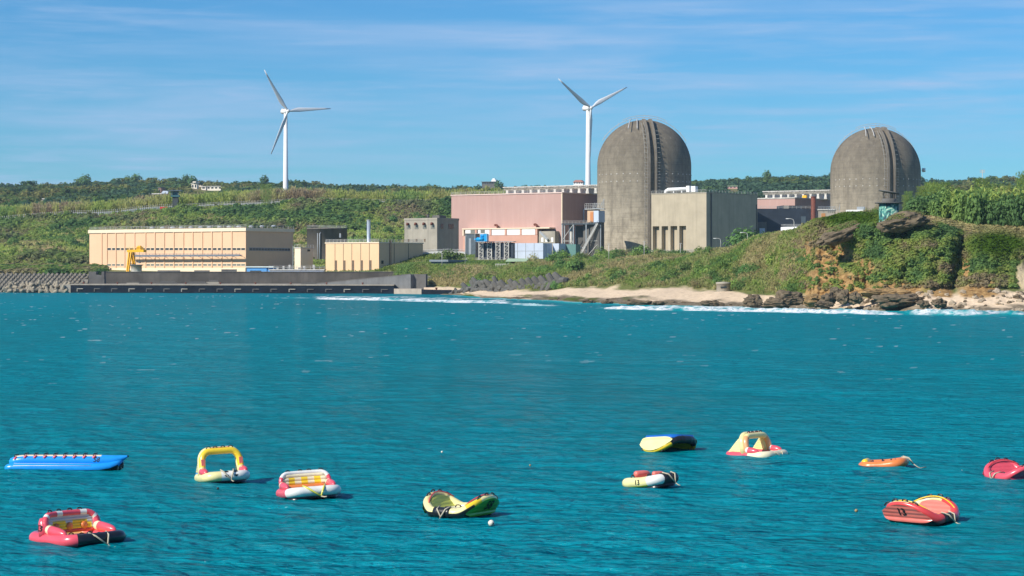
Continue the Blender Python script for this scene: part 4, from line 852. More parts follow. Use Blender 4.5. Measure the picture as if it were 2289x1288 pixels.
# ---- tetrapods: one mesh, then copies
def tetrapod_mesh(n=8):
    m = MB(); dirs = [Vector((0, 0, 1))] + [Vector((math.cos(a) * .943, math.sin(a) * .943, -.333)) for a in (0, 2.0944, 4.1888)]
    for d in dirs: m.tube([d * 0, d * .35, d * .9, d * 1.0], [.36, .34, .25, .20], n, smooth=False)
    m.add(*ico(.37), 0, False); return m
def ico(r, sub=1):
    import bmesh
    bm = bmesh.new(); bmesh.ops.create_icosphere(bm, subdivisions=sub, radius=r); vs = [v.co.copy() for v in bm.verts]; fs = [[v.index for v in f.verts] for f in bm.faces]; bm.free(); return vs, fs
TETM = mat('tetrapod concrete', (.19, .17, .135), .9, .3, .6, .35, (.08, .075, .065), .3, 3)
TETL = mat('armour concrete', (.30, .26, .19), .9, .3, .6, .35, (.11, .1, .085), .3, 3)
TETD = mat('dark tetrapod concrete', (.125, .122, .11), .9, .3, .6, .3, (.05, .05, .045), .3, 3)
tp = tetrapod_mesh().build('tetrapod', TETM); tl = tetrapod_mesh().build('tetrapod', TETL); td_ = tetrapod_mesh().build('tetrapod', TETD)
first = {}
def put_tet(proto, loc, s, eul, label, group):
    o = proto if proto.name not in first else proto.copy()
    if proto.name in first: COL.objects.link(o)
    first[proto.name] = 1; o.location = loc; o.rotation_euler = eul; o.scale = (s, s, s); tag(o, label, 'tetrapod', group)
rt = random.Random(3)
for r_ in range(6):          # ordered rows up the left breakwater slope
    for i in range(23):
        px = -14 + i * 10.2 + (r_ % 2) * 5; Y = 887 + r_ * 6.0
        if px > 196: continue
        put_tet(tp, PX(px, Y, 1.4 + r_ * .98), 1.95, (R(66 + rt.uniform(-5, 5)), R(8 + rt.uniform(-5, 5)), R(52 + rt.uniform(-5, 5))), 'grey tetrapod laid in the neat upper rows of the left breakwater', 'tetrapods in rows on the left breakwater')
for i in range(34):
    px = 18 + i * 4.0 + rt.uniform(-2, 2); lay = i % 2; Y = 880 + lay * 3 + rt.uniform(-1, 1)
    put_tet(tl, PX(px, Y, .5 + lay * 1.9 + rt.uniform(-.3, .4)), 2.3, (rt.uniform(0, 6.28), rt.uniform(-.5, .5), rt.uniform(0, 6.28)), 'large pale tetrapod tumbled at the waterline of the left breakwater', 'tumbled tetrapods at the left waterline')
rowR = [(1012, 656, 1.5), (1022, 654, 1.6), (1032, 651, 2.0), (1044, 647, 2.6), (1054, 649, 2.2), (1062, 643, 2.7), (1072, 650, 2.4), (1080, 642, 2.6), (1090, 651, 2.4), (1098, 641, 2.7), (1104, 652, 2.3), (1114, 644, 2.7), (1121, 652, 2.3), (1130, 643, 2.8), (1140, 650, 2.5), (1150, 642, 2.9), (1162, 645, 2.9), (1176, 641, 2.9), (1190, 640, 3.0), (1205, 637, 3.0), (1220, 636, 3.1), (1236, 632, 3.1), (1253, 628, 3.1), (1110, 634, 2.4), (1085, 634, 2.4), (1066, 634, 2.4)]
for i, (px, py, s) in enumerate(rowR):
    Y = float(np.interp(px, [1010, 1100, 1180, 1260], [806, 765, 742, 716])); z = H - (py - HY) / F * Y
    if px > 1140 or i % 2: e = tuple((Matrix.Rotation(R(rt.uniform(-22, 6)), 3, 'Z') @ Matrix.Rotation(R(-35 + rt.uniform(-10, 10)), 3, 'Y') @ Matrix.Rotation(math.pi, 3, 'Z')).to_euler()); s *= 1.12
    else: e = (R(rt.uniform(-70, -40)), R(rt.uniform(-30, 30)), R(rt.uniform(150, 270)))
    put_tet(td_, (*plan(px, Y), z), s, e, 'dark tetrapod in the heap at the left end of the beach', 'tetrapods heaped by the beach')

# ---- rocks
def rock_mesh(seed, sx, sy, sz, sub=4, amp=.42, fl=0.0):
    vs, fs = ico(1, sub); o2 = []
    for v in vs:
        n = mn.fractal(v * 1.3 + Vector((seed * 9.1, 0, 0)), .9, 2.1, 5); rd = mn.noise(v * 3.1 + Vector((0, seed * 5.3, 0))); k = 1 + amp * n + .12 * rd
        c = mn.cell(v * 2.2 + Vector((seed, 0, 0))) * .14; k += c
        o2.append((v.x * sx * k, v.y * sy * k, max(v.z, -1 + fl) * sz * k))
    return MB().add(o2, fs, 0, False)
ROCK = mat('dark reef rock', (.15, .115, .072), .95, .5, .8, .2, (.03, .025, .02), 1.0, 2.5)
ROCKB = mat('brown cliff rock', (.30, .195, .085), .95, .5, .7, .3, (.05, .04, .03), 1.0, 2.5)
ROCKP = mat('pale shore stone', (.38, .31, .22), .95, .3, .8, 0, None, .8, 3)
def rock(px, py, Y, sx, sy, sz, seed, label, group=None, m=ROCK, rz=0, rx=0, ry=0, amp=.42):
    z = H - (py - HY) / F * Y; o = rock_mesh(seed, sx, sy, sz, 4, amp).build('rock', m, None, (*plan(px, Y), z)); o.rotation_euler = (rx, ry, rz); return tag(o, label, 'rock', group)
BIG = [(1762, 668, 488, 3.6, 2.4, 2.1, 'tall dark boulder at the left foot of the cliff', ROCK, .2), (1683, 677, 505, 2.6, 2, 1.9, 'pointed dark boulder with surf splashing on the sand', ROCK, .4), (1738, 680, 487, 3.2, 2.5, 1.6, 'low dark boulder between splash and cliff', ROCK, 0),
       (1818, 673, 484, 2.6, 2, 1.6, 'slanting brown boulder near the foot of the cliff', ROCKB, .3), (1850, 671, 481, 1.8, 1.7, 1.7, 'dark boulder left of the twin grey boulders', ROCK, 1), (1886, 665, 480, 1.6, 1.6, 1.7, 'first of the twin round grey boulders below the cliff', ROCK, 2), (1912, 668, 479, 1.5, 1.5, 1.5, 'second of the twin round grey boulders below the cliff', ROCK, 3),
       (1870, 657, 486, 1.6, 1.6, 1.6, 'boulder perched above the twin grey boulders', ROCK, 3), (1843, 681, 477, 2.6, 1.4, .8, 'flat dark boulder at the waterline under the cliff', ROCK, .5), (2005, 672, 472, 5.6, 2.6, 1.7, 'long dark overhanging rock shelf at the foot of the headland', ROCK, 0), (1985, 657, 480, 6.0, 3, 1.5, 'orange topped rock hump above the dark shelf', ROCKB, 0),
       (2064, 680, 463, 1.5, 1.5, .9, 'dark rock right of the long shelf', ROCK, .3), (2100, 678, 462, 2.4, 1.6, 1.1, 'jagged dark rock on the pale stony shore', ROCK, 1.2), (1428, 677, 556, 3.6, 1.2, .75, 'long low dark reef rock at the edge of the sand', ROCK, 0), (1316, 675, 590, 2.2, 1.4, .8, 'small dark reef rock at the left edge of the surf', ROCK, .6), (1358, 677, 577, 2.4, 1.3, .6, 'low reef rock between two others at the sand edge', ROCK, .9), (1590, 682, 526, 3.4, 1.8, 1.2, 'dark reef rock in front of the sand near the foam', ROCK, .4), (1472, 678, 545, 2.0, 1.4, .6, 'flat reef stone beside the long reef rock', ROCK, .2)]
for i, (px, py, Y, a_, b_, c_, lab, m_, rz) in enumerate(BIG): rock(px, py, Y, a_ * .88, b_ * .88, c_ * .84, i + 1, lab, 'boulders along the foot of the cliff', m_, rz)
protos = [rock_mesh(40 + i, 1, .8, .7, 3) for i in range(5)]; pm = [p.build('shore_stone', ROCKP if i in (1, 3, 4) else ROCK) for i, p in enumerate(protos)]
rs = random.Random(9); used = set()
for i in range(190):
    px = rs.choice((rs.uniform(1780, 2080), rs.uniform(2060, 2300))); row = rs.uniform(1.0, 2.05); x, y, z = [float(v[0]) for v in terr(np.array([px]), np.array([row]))]
    k = rs.choice((0, 1, 2, 3, 4) if px < 2080 else (1, 3, 4, 3, 2)); o = pm[k] if k not in used else pm[k].copy()
    if k in used: COL.objects.link(o)
    used.add(k); s = rs.uniform(.25, .75) * (1.3 if rs.random() < .1 else 1); o.location = (x, y, z + .1); o.scale = (s, s, s); o.rotation_euler = (rs.uniform(-.4, .4), rs.uniform(-.4, .4), rs.uniform(0, 6.28))
    tag(o, 'dark stone strewn along the shore below the cliff' if k in (0, 2) else 'pale stone strewn along the shore below the cliff', 'stone', 'dark stones on the shore' if k in (0, 2) else 'pale stones on the shore')
for i in range(46):
    px = rs.uniform(1120, 1690); row = rs.uniform(1.02, 1.42); x, y, z = [float(v[0]) for v in terr(np.array([px]), np.array([row]))]; k = rs.choice((0, 2)); o = pm[k].copy(); COL.objects.link(o)
    s = rs.uniform(.4, 1.1); o.location = (x, y, z); o.scale = (s * 1.5, s, s * .45); o.rotation_euler = (0, 0, rs.uniform(-.6, .6)); tag(o, 'dark flat stone on the wet edge of the sandy beach', 'stone', 'flat stones on the wet sand')
# tilted slabs on the headland
rock(1884, 524, 510, 5.7, 2.8, 1.75, 61, 'long tilted rock slab with dark underside on the left shoulder of the headland', None, ROCK, R(4), 0, R(-20), .22)
rock(2022, 496, 499, 5.2, 3.0, 1.9, 62, 'thick tilted rock slab in front of the painted lookout post', None, ROCK, R(-4), 0, R(-10), .22)

# ---- lookout post on the headland
Y = 503; zb = H - (487 - HY) / F * Y; o = empty('lookout_post', (*plan(1987, Y), zb), 0, 'round lookout post painted in green camouflage with a tilted slab roof', 'lookout post')
def camo():
    m = mat('camouflage paint', (.1, .25, .2), .7, 0); nt = m.node_tree; N = nt.nodes; L = nt.links; b = N['Principled BSDF']; tc = N.new('ShaderNodeTexCoord'); n = N.new('ShaderNodeTexNoise'); n.inputs['Scale'].default_value = .75; n.inputs['Detail'].default_value = 3; n.inputs['Distortion'].default_value = 1.6
    r = N.new('ShaderNodeValToRGB'); r.color_ramp.interpolation = 'CONSTANT'; e = r.color_ramp.elements; e.new(.5); e.new(.5)
    for el, (p, c) in zip(e, ((0, (.015, .05, .06)), (.42, (.03, .16, .15)), (.5, (.12, .32, .25)), (.58, (.42, .55, .42)))): el.position = p; el.color = (*c, 1)
    L.new(tc.outputs['Object'], n.inputs[0]); L.new(n.outputs[0], r.inputs[0]); L.new(r.outputs[0], b.inputs['Base Color']); return m
r_ = 22 / F * Y; zt = H - (455 - HY) / F * Y - zb
MB().lathe([(r_, -2.5), (r_, zt)], 40).build('drum', camo(), o); MB().lathe([(.01, zt + .003), (r_ + .95, zt + .003), (r_ + .95, zt + .25), (.01, zt + .25)], 40).build('ledge', CONC_D, o)
MB().lathe([(r_ * .7, zt + .253), (r_ * .7, zt + 1.1), (r_ * .62, zt + 1.1), (r_ * .62, zt + .3)], 32).build('parapet', CONC_D, o)
for a in (40, 140, 220, 320): MB().tube([(r_ * .66 * math.cos(R(a)), r_ * .66 * math.sin(R(a)), zt + 1.1), (r_ * .66 * math.cos(R(a)), r_ * .66 * math.sin(R(a)), zt + 2.35 - .25 * math.cos(R(a)))], .11, 8).build('post', CONC_D, o)
rf = MB().lathe([(.01, 0), (2.35, 0), (2.35, .22), (.01, .22)], 28).build('roof', CONC_D, o, (0, 0, zt + 2.45)); rf.rotation_euler = (0, R(10.5), 0)

# ---- old pillbox on the beach
Y = 585; o = empty('pillbox', (*plan(1617, Y), gz(1617, Y) - .3), 0, 'small round ruined concrete pillbox at the back of the beach', 'pillbox'); MB().lathe([(1.9, -1), (1.8, 2.2), (1.95, 2.25), (1.95, 2.7), (.01, 2.9)], 20).build('wall', CONC, o); MB().box(-.9, .7, -1.95, -1.5, 1.2, 1.6).build('slit', GLASS, o)

# ---- lamps, posts
def lamp(px, Y, ytop, label, arm=1.8, base=None):
    zb = gz(px, Y) if base is None else base; zt = H - (ytop - HY) / F * Y - zb; o = empty('street_lamp', (*plan(px, Y), zb), 0, label, 'street lamp', 'street lamps behind the bank')
    MB().tube([(0, 0, -.5), (0, 0, zt * .85), (-arm * .15, 0, zt * .96), (-arm * .6, 0, zt), (-arm, 0, zt)], [.13, .11, .1, .09, .08], 8).build('pole', RAIL, o); MB().box(-arm - .75, -arm + .1, -.2, .2, zt - .1, zt + .1).build('lamp_head', WHITE, o)
for px, Y, yt, lab in ((1671, 760, 520, 'curved street lamp in front of the round green tree'), (1611, 770, 533, 'lower curved street lamp left of the round green tree'), (1775, 690, 489, 'tall curved street lamp in front of the white tank')): lamp(px, Y, yt, lab)
for i, (px, Y, yt, yb, lab) in enumerate(((1440, 770, 541, 572, 'thin pale post standing in front of the near dome'), (1361, 780, 546, 575, 'thin pale post left of the near dome base'), (1040, 880, 528, 585, 'thin pale mast beside the dark switch house'), (988, 880, 567, 586, 'short lamp mast above the teal shed'), (1521, 745, 545, 567, 'thin pale post below the four recesses'))):
    zb = H - (yb - HY) / F * Y; o = empty('mast', (*plan(px, Y), zb), 0, lab, 'mast'); h = (yb - yt) / F * Y; MB().tube([(0, 0, -2), (0, 0, h)], .1, 6).build('pole', RAIL, o); MB().box(-.5, .5, -.15, .15, h, h + .15).build('cap', RAIL, o)

# ---- perimeter fence on the hill, white railing below the dome
def fence_line(name, pxs, Yfn, h, label, npost, bm, z_off=0.0):
    o = empty(name, (0, 0, 0), 0, label, 'fence'); P0 = [(p, Yfn(p)) for p in pxs]; x, y = plan(*P0[0]); o.location = (x, y, gz(*P0[0])); L0 = o.location.copy()
    pts = [Vector((*plan(p, Y), gz(p, Y) + z_off)) - L0 for p, Y in P0]; m = MB()
    for a_, b_ in zip(pts, pts[1:]): m.beam(a_ + Vector((0, 0, h * .40)), b_ + Vector((0, 0, h * .40)), .2, h * .5)
    m.build('panel', bm, o); m = MB()
    for a_, b_ in zip(pts, pts[1:]): m.beam(a_ + Vector((0, 0, h * .7)), b_ + Vector((0, 0, h * .7)), .28, .3)
    m.build('rail', mat('fence rail', (.30, .31, .29), .7, .2, 1), o); po = None
    for i in range(npost):
        t = i / (npost - 1) * (len(pts) - 1); k = min(int(t), len(pts) - 2); p = pts[k].lerp(pts[k + 1], t - k)
        if po is None: po = MB().box(-.16, .16, -.16, .16, -1, h * .78).beam((0, 0, h * .78), (.0, -.5, h * 1.1), .2).beam((0, 0, h * .78), (0, .5, h * 1.1), .2).build('post', RAIL if bm is not WHITE else WHITE, o, p)
        else: c = po.copy(); COL.objects.link(c); c.location = p
    return o
CHAIN = mat('chain link panel', (.13, .17, .16), .7, .2, 1)
fence_line('perimeter_fence', list(range(-60, 396, 12)), lambda p: 1296 - .01 * p, 3.2, 'long pale post fence climbing the hillside left of the watch tower', 96, CHAIN)
fence_line('perimeter_fence', list(range(404, 690, 12)), lambda p: 1290, 3.0, 'pale post fence on the hillside right of the watch tower', 80, CHAIN)
fence_line('perimeter_fence', list(range(730, 1012, 12)), lambda p: 1290, 3.0, 'pale post fence along the hilltop left of the pink hall', 80, CHAIN)
fence_line('white_barrier_fence', list(range(944, 1064, 8)), lambda p: 946, 2.6, 'white barrier fence at the top of the green lawn', 44, WHITE)
fence_line('grey_barrier_fence', list(range(1440, 1580, 10)), lambda p: 925, 2.6, 'grey barrier fence at the foot of the sand coloured block', 44, RAIL)
fence_line('site_fence', list(range(640, 910, 12)), lambda p: 1062 - (p - 640) * .02, 2.6, 'pale fence along the hill foot behind the tan building', 70, CHAIN)
Y = 1290; o = empty('watch_tower', (*plan(392, Y), gz(392, Y)), 0, 'dark watch tower with flat roof standing in the hillside fence', 'watch tower'); s = Y / F
MB().box(-1.5, 1.7, -1.6, 1.6, -1, 7.6).build('tower_shaft', mat('tower grey', (.06, .07, .07), .8, .2, .8), o); MB().box(-2.3, 2.5, -2.3, 2.3, 7.6, 8.6).build('cabin_sill', TEAL, o)
for x in (-1.9, 1.9): MB().box(x - .25, x + .25, -2, -1.5, 8.6, 10.9).build('post', DGREY, o)
MB().box(-1.6, 1.6, -.6, 1.8, 8.6, 10.8).build('cabin', TEAL, o); MB().box(-3.6, 3.8, -3, 3, 10.9, 11.5).build('roof', DGREY, o)
o = tag(MB().box(-2.2, 2.2, 0, .3, 0, 2.0).box(-.3, .3, .3, .8, -.5, 1.0).build('red_sign', mat('red board', (.62, .05, .04), .6, .1, 1), None, (*plan(366, 1288), gz(366, 1288) + .6)), 'red board fixed low on the hillside fence', 'sign')

# ---- wind turbines
TURB = mat('turbine white', (.74, .74, .73), .4, .04, .3)
def turbine(px, Y, yhub, ybase, yaw, rot, label):
    zb = min(H - (ybase - HY) / F * Y, gz(px, Y)); hz = H - (yhub - HY) / F * Y - zb; o = empty('wind_turbine', (*plan(px, Y), zb), 0, label, 'wind turbine')
    MB().lathe([(2.15, -2), (2.0, 1), (1.28, hz - 1.6), (.01, hz - 1.5)], 28).build('tower', TURB, o)
    nc = MB().tube([(-4.9, 0, .2), (-4.6, 0, .1), (-2.5, 0, 0), (1.6, 0, 0), (2.2, 0, 0)], [1.25, 1.75, 1.85, 1.85, 1.4], 12, flat=1.0).box(-4.4, -3.2, -.8, .8, 1.4, 2.2).build('nacelle', TURB, o, (0, 0, hz)); nc.rotation_euler = (0, 0, yaw)
    hb = MB().tube([(2.2, 0, 0), (2.6, 0, 0), (3.8, 0, 0), (4.5, 0, 0), (4.8, 0, 0)], [1.3, 1.5, 1.35, .8, .1], 14).build('hub', TURB, nc)
    for k in range(3):
        m = MB(); st = [(0.8, .7, .7), (2.5, .75, .72), (6, 1.35, .45), (9, 1.65, .34), (14, 1.35, .26), (22, .95, .16), (30, .6, .1), (34.6, .25, .05)]; vs = []; n = 12; 
        for (l, ch, th) in st:
            tw = R(20) * (1 - l / 35)
            for q_ in range(n):
                a = 2 * math.pi * q_ / n; cx_, cy_ = ch * math.cos(a) - (.35 * ch if l > 3 else 0), th * math.sin(a); x_ = cx_ * math.sin(tw) + cy_ * math.cos(tw); y_ = cx_ * math.cos(tw) - cy_ * math.sin(tw)
                vs.append((x_ + 3.3 + l * l * .0012, y_, l))
        fs = [(i * n + q_, i * n + (q_ + 1) % n, (i + 1) * n + (q_ + 1) % n, (i + 1) * n + q_) for i in range(len(st) - 1) for q_ in range(n)] + [tuple((len(st) - 1) * n + q_ for q_ in range(n))]
        bl = m.add(vs, fs, 0, True).build('blade', TURB, nc); bl.rotation_euler = (rot + k * 2.0944, 0, 0)
    return o
turbine(638.5, 1600, 249, 452, R(-55), R(35), 'left wind turbine alone on the hill above the cream hall')
turbine(1314.5, 1560, 242, 455, R(-55), R(57), 'right wind turbine rising behind the pink hall beside the dome')

# ---- far houses
def house(px0, px1, Y, yt, yb, label, wallm, roofm, phi=20, nwin=3, flat=True, name='house', zoff=0):
    pc = (px0 + px1) / 2; best = min(np.arange(1340, 2290, 10), key=lambda q_: abs(HY + (H - gz(pc, q_)) / q_ * F - (yb + 1.5)))   # where the hillside meets that line of sight
    Y = float(best); CLEAR.append((px0 - 4, px1 + 6, Y - 330, Y + 20))
    b = Bld(name, px1, Y, label, 'house', phi=R(phi)); b.o.location.z = H - (yb - HY) / F * Y; b.z0 = b.o.location.z; x0 = b.fx(px0); zt = b.fz(yt); d = abs(x0) * .6
    b.part(MB().box(x0, 0, 0, d, -4, zt), 'wall', wallm)
    if flat: b.part(MB().box(x0 - .6, .6, -.6, d + .6, zt, zt + .5), 'roof', roofm)
    else: b.part(MB().prism([(x0 - .7, zt), (.7, zt), (x0 * .2, zt + 2.2), (x0 * .8, zt + 2.2)], -.7, d + .7), 'roof', roofm)
    for i in range(nwin):
        x = x0 * (1 - (i + .5) / nwin); w = b.part(MB().box(x - abs(x0) / nwin * .27, x + abs(x0) / nwin * .27, -.12, -.004, zt * .35, zt * .8), 'window', GLASS)
    return b
HW = mat('white house wall', (.72, .66, .56), .7, .08, .4)
house(462, 496, 1900, 417, 424, 'wide white bungalow with dark windows on the hill', HW, OFFW, 18, 4)
b = house(428, 440, 1890, 410.5, 424, 'two storey pale house frame on the hill', HW, OFFW, 20, 2); b.part(MB().box(b.fx(433), b.fx(440), -2, 6, b.fz(410) + .6, b.fz(406)), 'upper_storey', HW)
house(440, 453, 2000, 407, 413, 'pale house with red roof at the top of the hill', HW, TILE, 15, 3)
house(450, 460, 1880, 418, 424, 'small cream hut beside the white bungalow', HW, OFFW, 20, 1)
house(354, 360, 1700, 420, 436, 'tall narrow brown brick house among hillside trees', mat('brick wall', (.30, .18, .13), .8, .15, .6), CONC_D, 60, 1)
house(362, 378, 1650, 433, 439, 'small blue house among hillside trees', BLUE, PANEL, 15, 2, False)
house(332, 361, 1640, 434, 438, 'long low white roofed shed left of the blue house', CONC, WHITE, 12, 3)
b = house(1077, 1108, 2150, 407, 413, 'long grey hilltop building with a white tower block', CONC_D, CONC_D, 15, 6); b.part(MB().box(b.fx(1097), b.fx(1107), 2, 9, b.fz(406.5) + .3, b.fz(401.5)).box(b.fx(1099), b.fx(1104), 3, 7, b.fz(401.5), b.fz(398.5)), 'tower_block', WHITE)
house(1282, 1303, 2000, 407.5, 412, 'white hilltop house beside the right wind turbine', WHITE, TILE, 15, 4, False)
house(1622, 1654, 1900, 416.5, 421, 'low pink house with pale green roof far behind the sand coloured block', mat('pink wall', (.55, .33, .3), .8, .1, .5), GREENR, 10, 4)
house(85, 100, 1600, 445.5, 448, 'long low shed roof half hidden in the left hillside', CONC, WHITE, 10, 2)
for px, Y, yt, yb, lab in ((260, 2250, 398.5, 415, 'thin lattice antenna mast on the left skyline'), (2196, 700, 380, 400, 'slim white antenna pole in the thicket on the right')):
    o = empty('antenna_mast', P(px, yb, Y), 0, lab, 'antenna'); h = (yb - yt) / F * Y; MB().tube([(0, 0, -4), (0, 0, h)], .25 if Y > 1000 else .1, 6).build('pole', RAIL, o); m = MB(); [m.beam((-.8, 0, h * k), (.8, 0, h * k), .15) for k in (.7, .85, .97)]; m.build('cross_arm', RAIL, o)
# ------------------------------------------------------------------ vegetation
G_DARK, G_MID, G_YEL, G_OLV, G_STRAW, G_BRN, G_FAR = [np.array(c) for c in ((.10, .195, .070), (.175, .295, .085), (.30, .40, .095), (.31, .34, .12), (.56, .47, .23), (.33, .28, .16), (.105, .19, .12))]
def proto_leaves(n, seed, lobes=5, flat=.8, leaf=.16, shell=.55, up=.7, kind='round'):
    """leaf centres, two in-plane half axes, brightness jitter; unit crown standing on z=0"""
    r = np.random.default_rng(seed)
    if kind == 'reed':
        a = r.random(n) * 6.283; rad = np.sqrt(r.random(n)) * .75; z = r.random(n) ** .8
        rad = rad * (.55 + .6 * z * (1 - .45 * z)); Pp = np.stack([rad * np.cos(a), rad * np.sin(a), z * 2.0], 1)
        T = np.stack([r.normal(0, .38, n), r.normal(0, .38, n), np.ones(n)], 1); T /= np.linalg.norm(T, axis=1)[:, None]
        B = np.cross(T, r.normal(0, 1, (n, 3))); B /= np.linalg.norm(B, axis=1)[:, None]; s = leaf * (.6 + .8 * r.random(n))[:, None]
        return Pp, T * s * 1.35, B * s * .36, r.random(n)
    C = r.normal(0, 1, (lobes, 3)); C /= np.linalg.norm(C, axis=1)[:, None]; C *= .55 * r.random((lobes, 1)) ** .5; C[:, 2] = np.abs(C[:, 2]) * .8; LR = .42 + .25 * r.random(lobes)
    if kind == 'umbrella': C[:, 2] = .55 + .12 * r.random(lobes); C[:, :2] *= 1.5; LR *= .8
    k = r.integers(0, lobes, n); d = r.normal(0, 1, (n, 3)); d /= np.linalg.norm(d, axis=1)[:, None]; rr = (shell + (1 - shell) * r.random(n)) ** .8
    Pp = C[k] + d * (LR[k] * rr)[:, None]; Pp[:, 2] = Pp[:, 2] * flat
    if kind == 'umbrella': Pp[:, 2] = C[k][:, 2] + d[:, 2] * LR[k] * .35 * rr
    Pp[:, 2] += .42 * flat if kind != 'umbrella' else 0
    nrm = d + r.normal(0, .32, (n, 3)) + np.array([0, 0, up]); nrm /= np.linalg.norm(nrm, axis=1)[:, None]
    T = np.cross(nrm, r.normal(0, 1, (n, 3))); T /= np.linalg.norm(T, axis=1)[:, None]; B = np.cross(nrm, T); s = leaf * (.55 + .9 * r.random(n))[:, None]
    return Pp, T * s, B * s * .7, r.random(n)
def leaves_to_mesh(P_, T, B):
    V = np.stack([P_ - T, P_ - B, P_ + T, P_ + B], 1).reshape(-1, 3); return V
def stuff(name, pos, sxy, sz, col, protos, jit=.26, seed=0, kind='stuff', mat_=None):
    """one mesh of many clumps"""
    r = np.random.default_rng(seed); n = len(pos); k = r.integers(0, len(protos), n); Vs = []; Cs = []
    for i, pr in enumerate(protos):
        ix = np.where(k == i)[0]
        if not len(ix): continue
        Pp, T, B, br = pr; m = len(Pp); V = leaves_to_mesh(Pp, T, B); a = r.random(len(ix)) * 6.283; ca, sa = np.cos(a)[:, None], np.sin(a)[:, None]
        x = (V[None, :, 0] * ca - V[None, :, 1] * sa) * sxy[ix][:, None] + pos[ix][:, :1]; y = (V[None, :, 0] * sa + V[None, :, 1] * ca) * sxy[ix][:, None] + pos[ix][:, 1:2]; z = V[None, :, 2] * sz[ix][:, None] + pos[ix][:, 2:3]
        Vs.append(np.stack([x, y, z], -1).reshape(-1, 3)); f = (1 - jit / 2 + jit * np.repeat(br, 4))[None, :, None] * col[ix][:, None, :]; Cs.append(f.reshape(-1, 3))
    V = np.vstack(Vs); Cc = np.vstack(Cs); q_ = np.arange(len(V)).reshape(-1, 4)
    return tag(np_mesh(name, V, q_, mat_ or LEAF, {'tint': Cc}), kind=kind)
def crown(name, pr, c1, c2, jit=.35):
    Pp, T, B, br = pr; V = leaves_to_mesh(Pp, T, B); r = np.random.default_rng(3); w_ = np.repeat(r.random(len(Pp)), 4)[:, None]
    col = (c1 * (1 - w_) + c2 * w_) * (1 - jit / 2 + jit * np.repeat(br, 4))[:, None]
    o = np_mesh(name, V, np.arange(len(V)).reshape(-1, 4), LEAF, {'tint': col}); return o
def mixc_(w_, *cs):
    """piecewise mix of colours by weight 0..1"""
    w_ = np.clip(w_, 0, .999) * (len(cs) - 1); i = w_.astype(int); t = (w_ - i)[:, None]; a = np.array(cs); return a[i] * (1 - t) + a[i + 1] * t
def blocked(px, Y):
    b_ = np.zeros(np.shape(px), bool)
    for x0, x1, y0, y1 in CLEAR: b_ |= (px > x0) & (px < x1) & (Y > y0) & (Y < y1)
    return b_
def sample(n, p0, p1, r0, r1, seed, dens=None):
    r = np.random.default_rng(seed); px = r.uniform(p0, p1, n); Yr, _ = rows_at(px); ra, rb = r0 + (r1 - r0) * r.random(n), None
    row = ra; x, y, z = terr(px, row); pos = np.stack([x, y, z], 1)
    if dens is not None: k = r.random(n) < dens(px, row, pos); px, row, pos = px[k], row[k], pos[k]
    if r1 > 7.0 and p0 < 0:
        k = ~blocked(px, pos[:, 1]); px, row, pos = px[k], row[k], pos[k]
    return px, row, pos, r
PR_S = [proto_leaves(46, s, 4, .9, .30, .6) for s in range(6)]
PR_T = [proto_leaves(70, 20 + s, 6, .95, .24, .6) for s in range(6)]
PR_F = [proto_leaves(40, 40 + s, 5, .9, .30, .6) for s in range(6)]
PR_R = [proto_leaves(60, 60 + s, leaf=.22, kind='reed') for s in range(5)]
# --- hillside scrub between the plant and the fence
px, row, pos, r = sample(15000, -90, 1300, 5.95, 6.97, 1, lambda p, rw, q_: np.where(p < 1015, 1, .35) * np.clip((fbm(q_[:, 0] / 85., q_[:, 1] / 34., 71, 4) - .44) / .08, .06, 1))
py_ = HY + (H - pos[:, 2]) / pos[:, 1] * F
w_ = fbm(pos[:, 0] / 30., pos[:, 1] / 45., 72, 4); tall = np.clip((fbm(pos[:, 0] / 22., pos[:, 1] / 30., 73, 3) - .5) / .15, 0, 1)
col = mixc_((w_ - .28) / .44 + r.normal(0, .09, len(w_)), G_DARK, G_MID, G_YEL, G_OLV, G_BRN * .9); sxy = (1.4 + 1.5 * r.random(len(px))) * (.8 + .6 * tall); sz = sxy * (.75 + .5 * r.random(len(px)))
col = np.where((tall > .6)[:, None], col * .55 + G_DARK * .5, col)
stuff('hillside_scrub', pos, sxy, sz, col * 1.12, PR_S, seed=2)
px, row, pos, r = sample(26000, -90, 1300, 5.9, 6.99, 3, lambda p, rw, q_: np.where(p < 1015, 1, .3)); w_ = fbm(pos[:, 0] / 18., pos[:, 1] / 40., 75, 3)
col = mixc_((w_ - .3) / .4 + r.normal(0, .1, len(w_)), G_MID * 1.25, G_YEL * 1.05, G_YEL, G_OLV * 1.35, G_STRAW * .8); s_ = .9 + .7 * r.random(len(px))
PR_G = [proto_leaves(14, 80 + s, leaf=.42, kind='reed') for s in range(5)]
stuff('hillside_grass', pos, s_, s_ * .55, col, PR_G, seed=4)
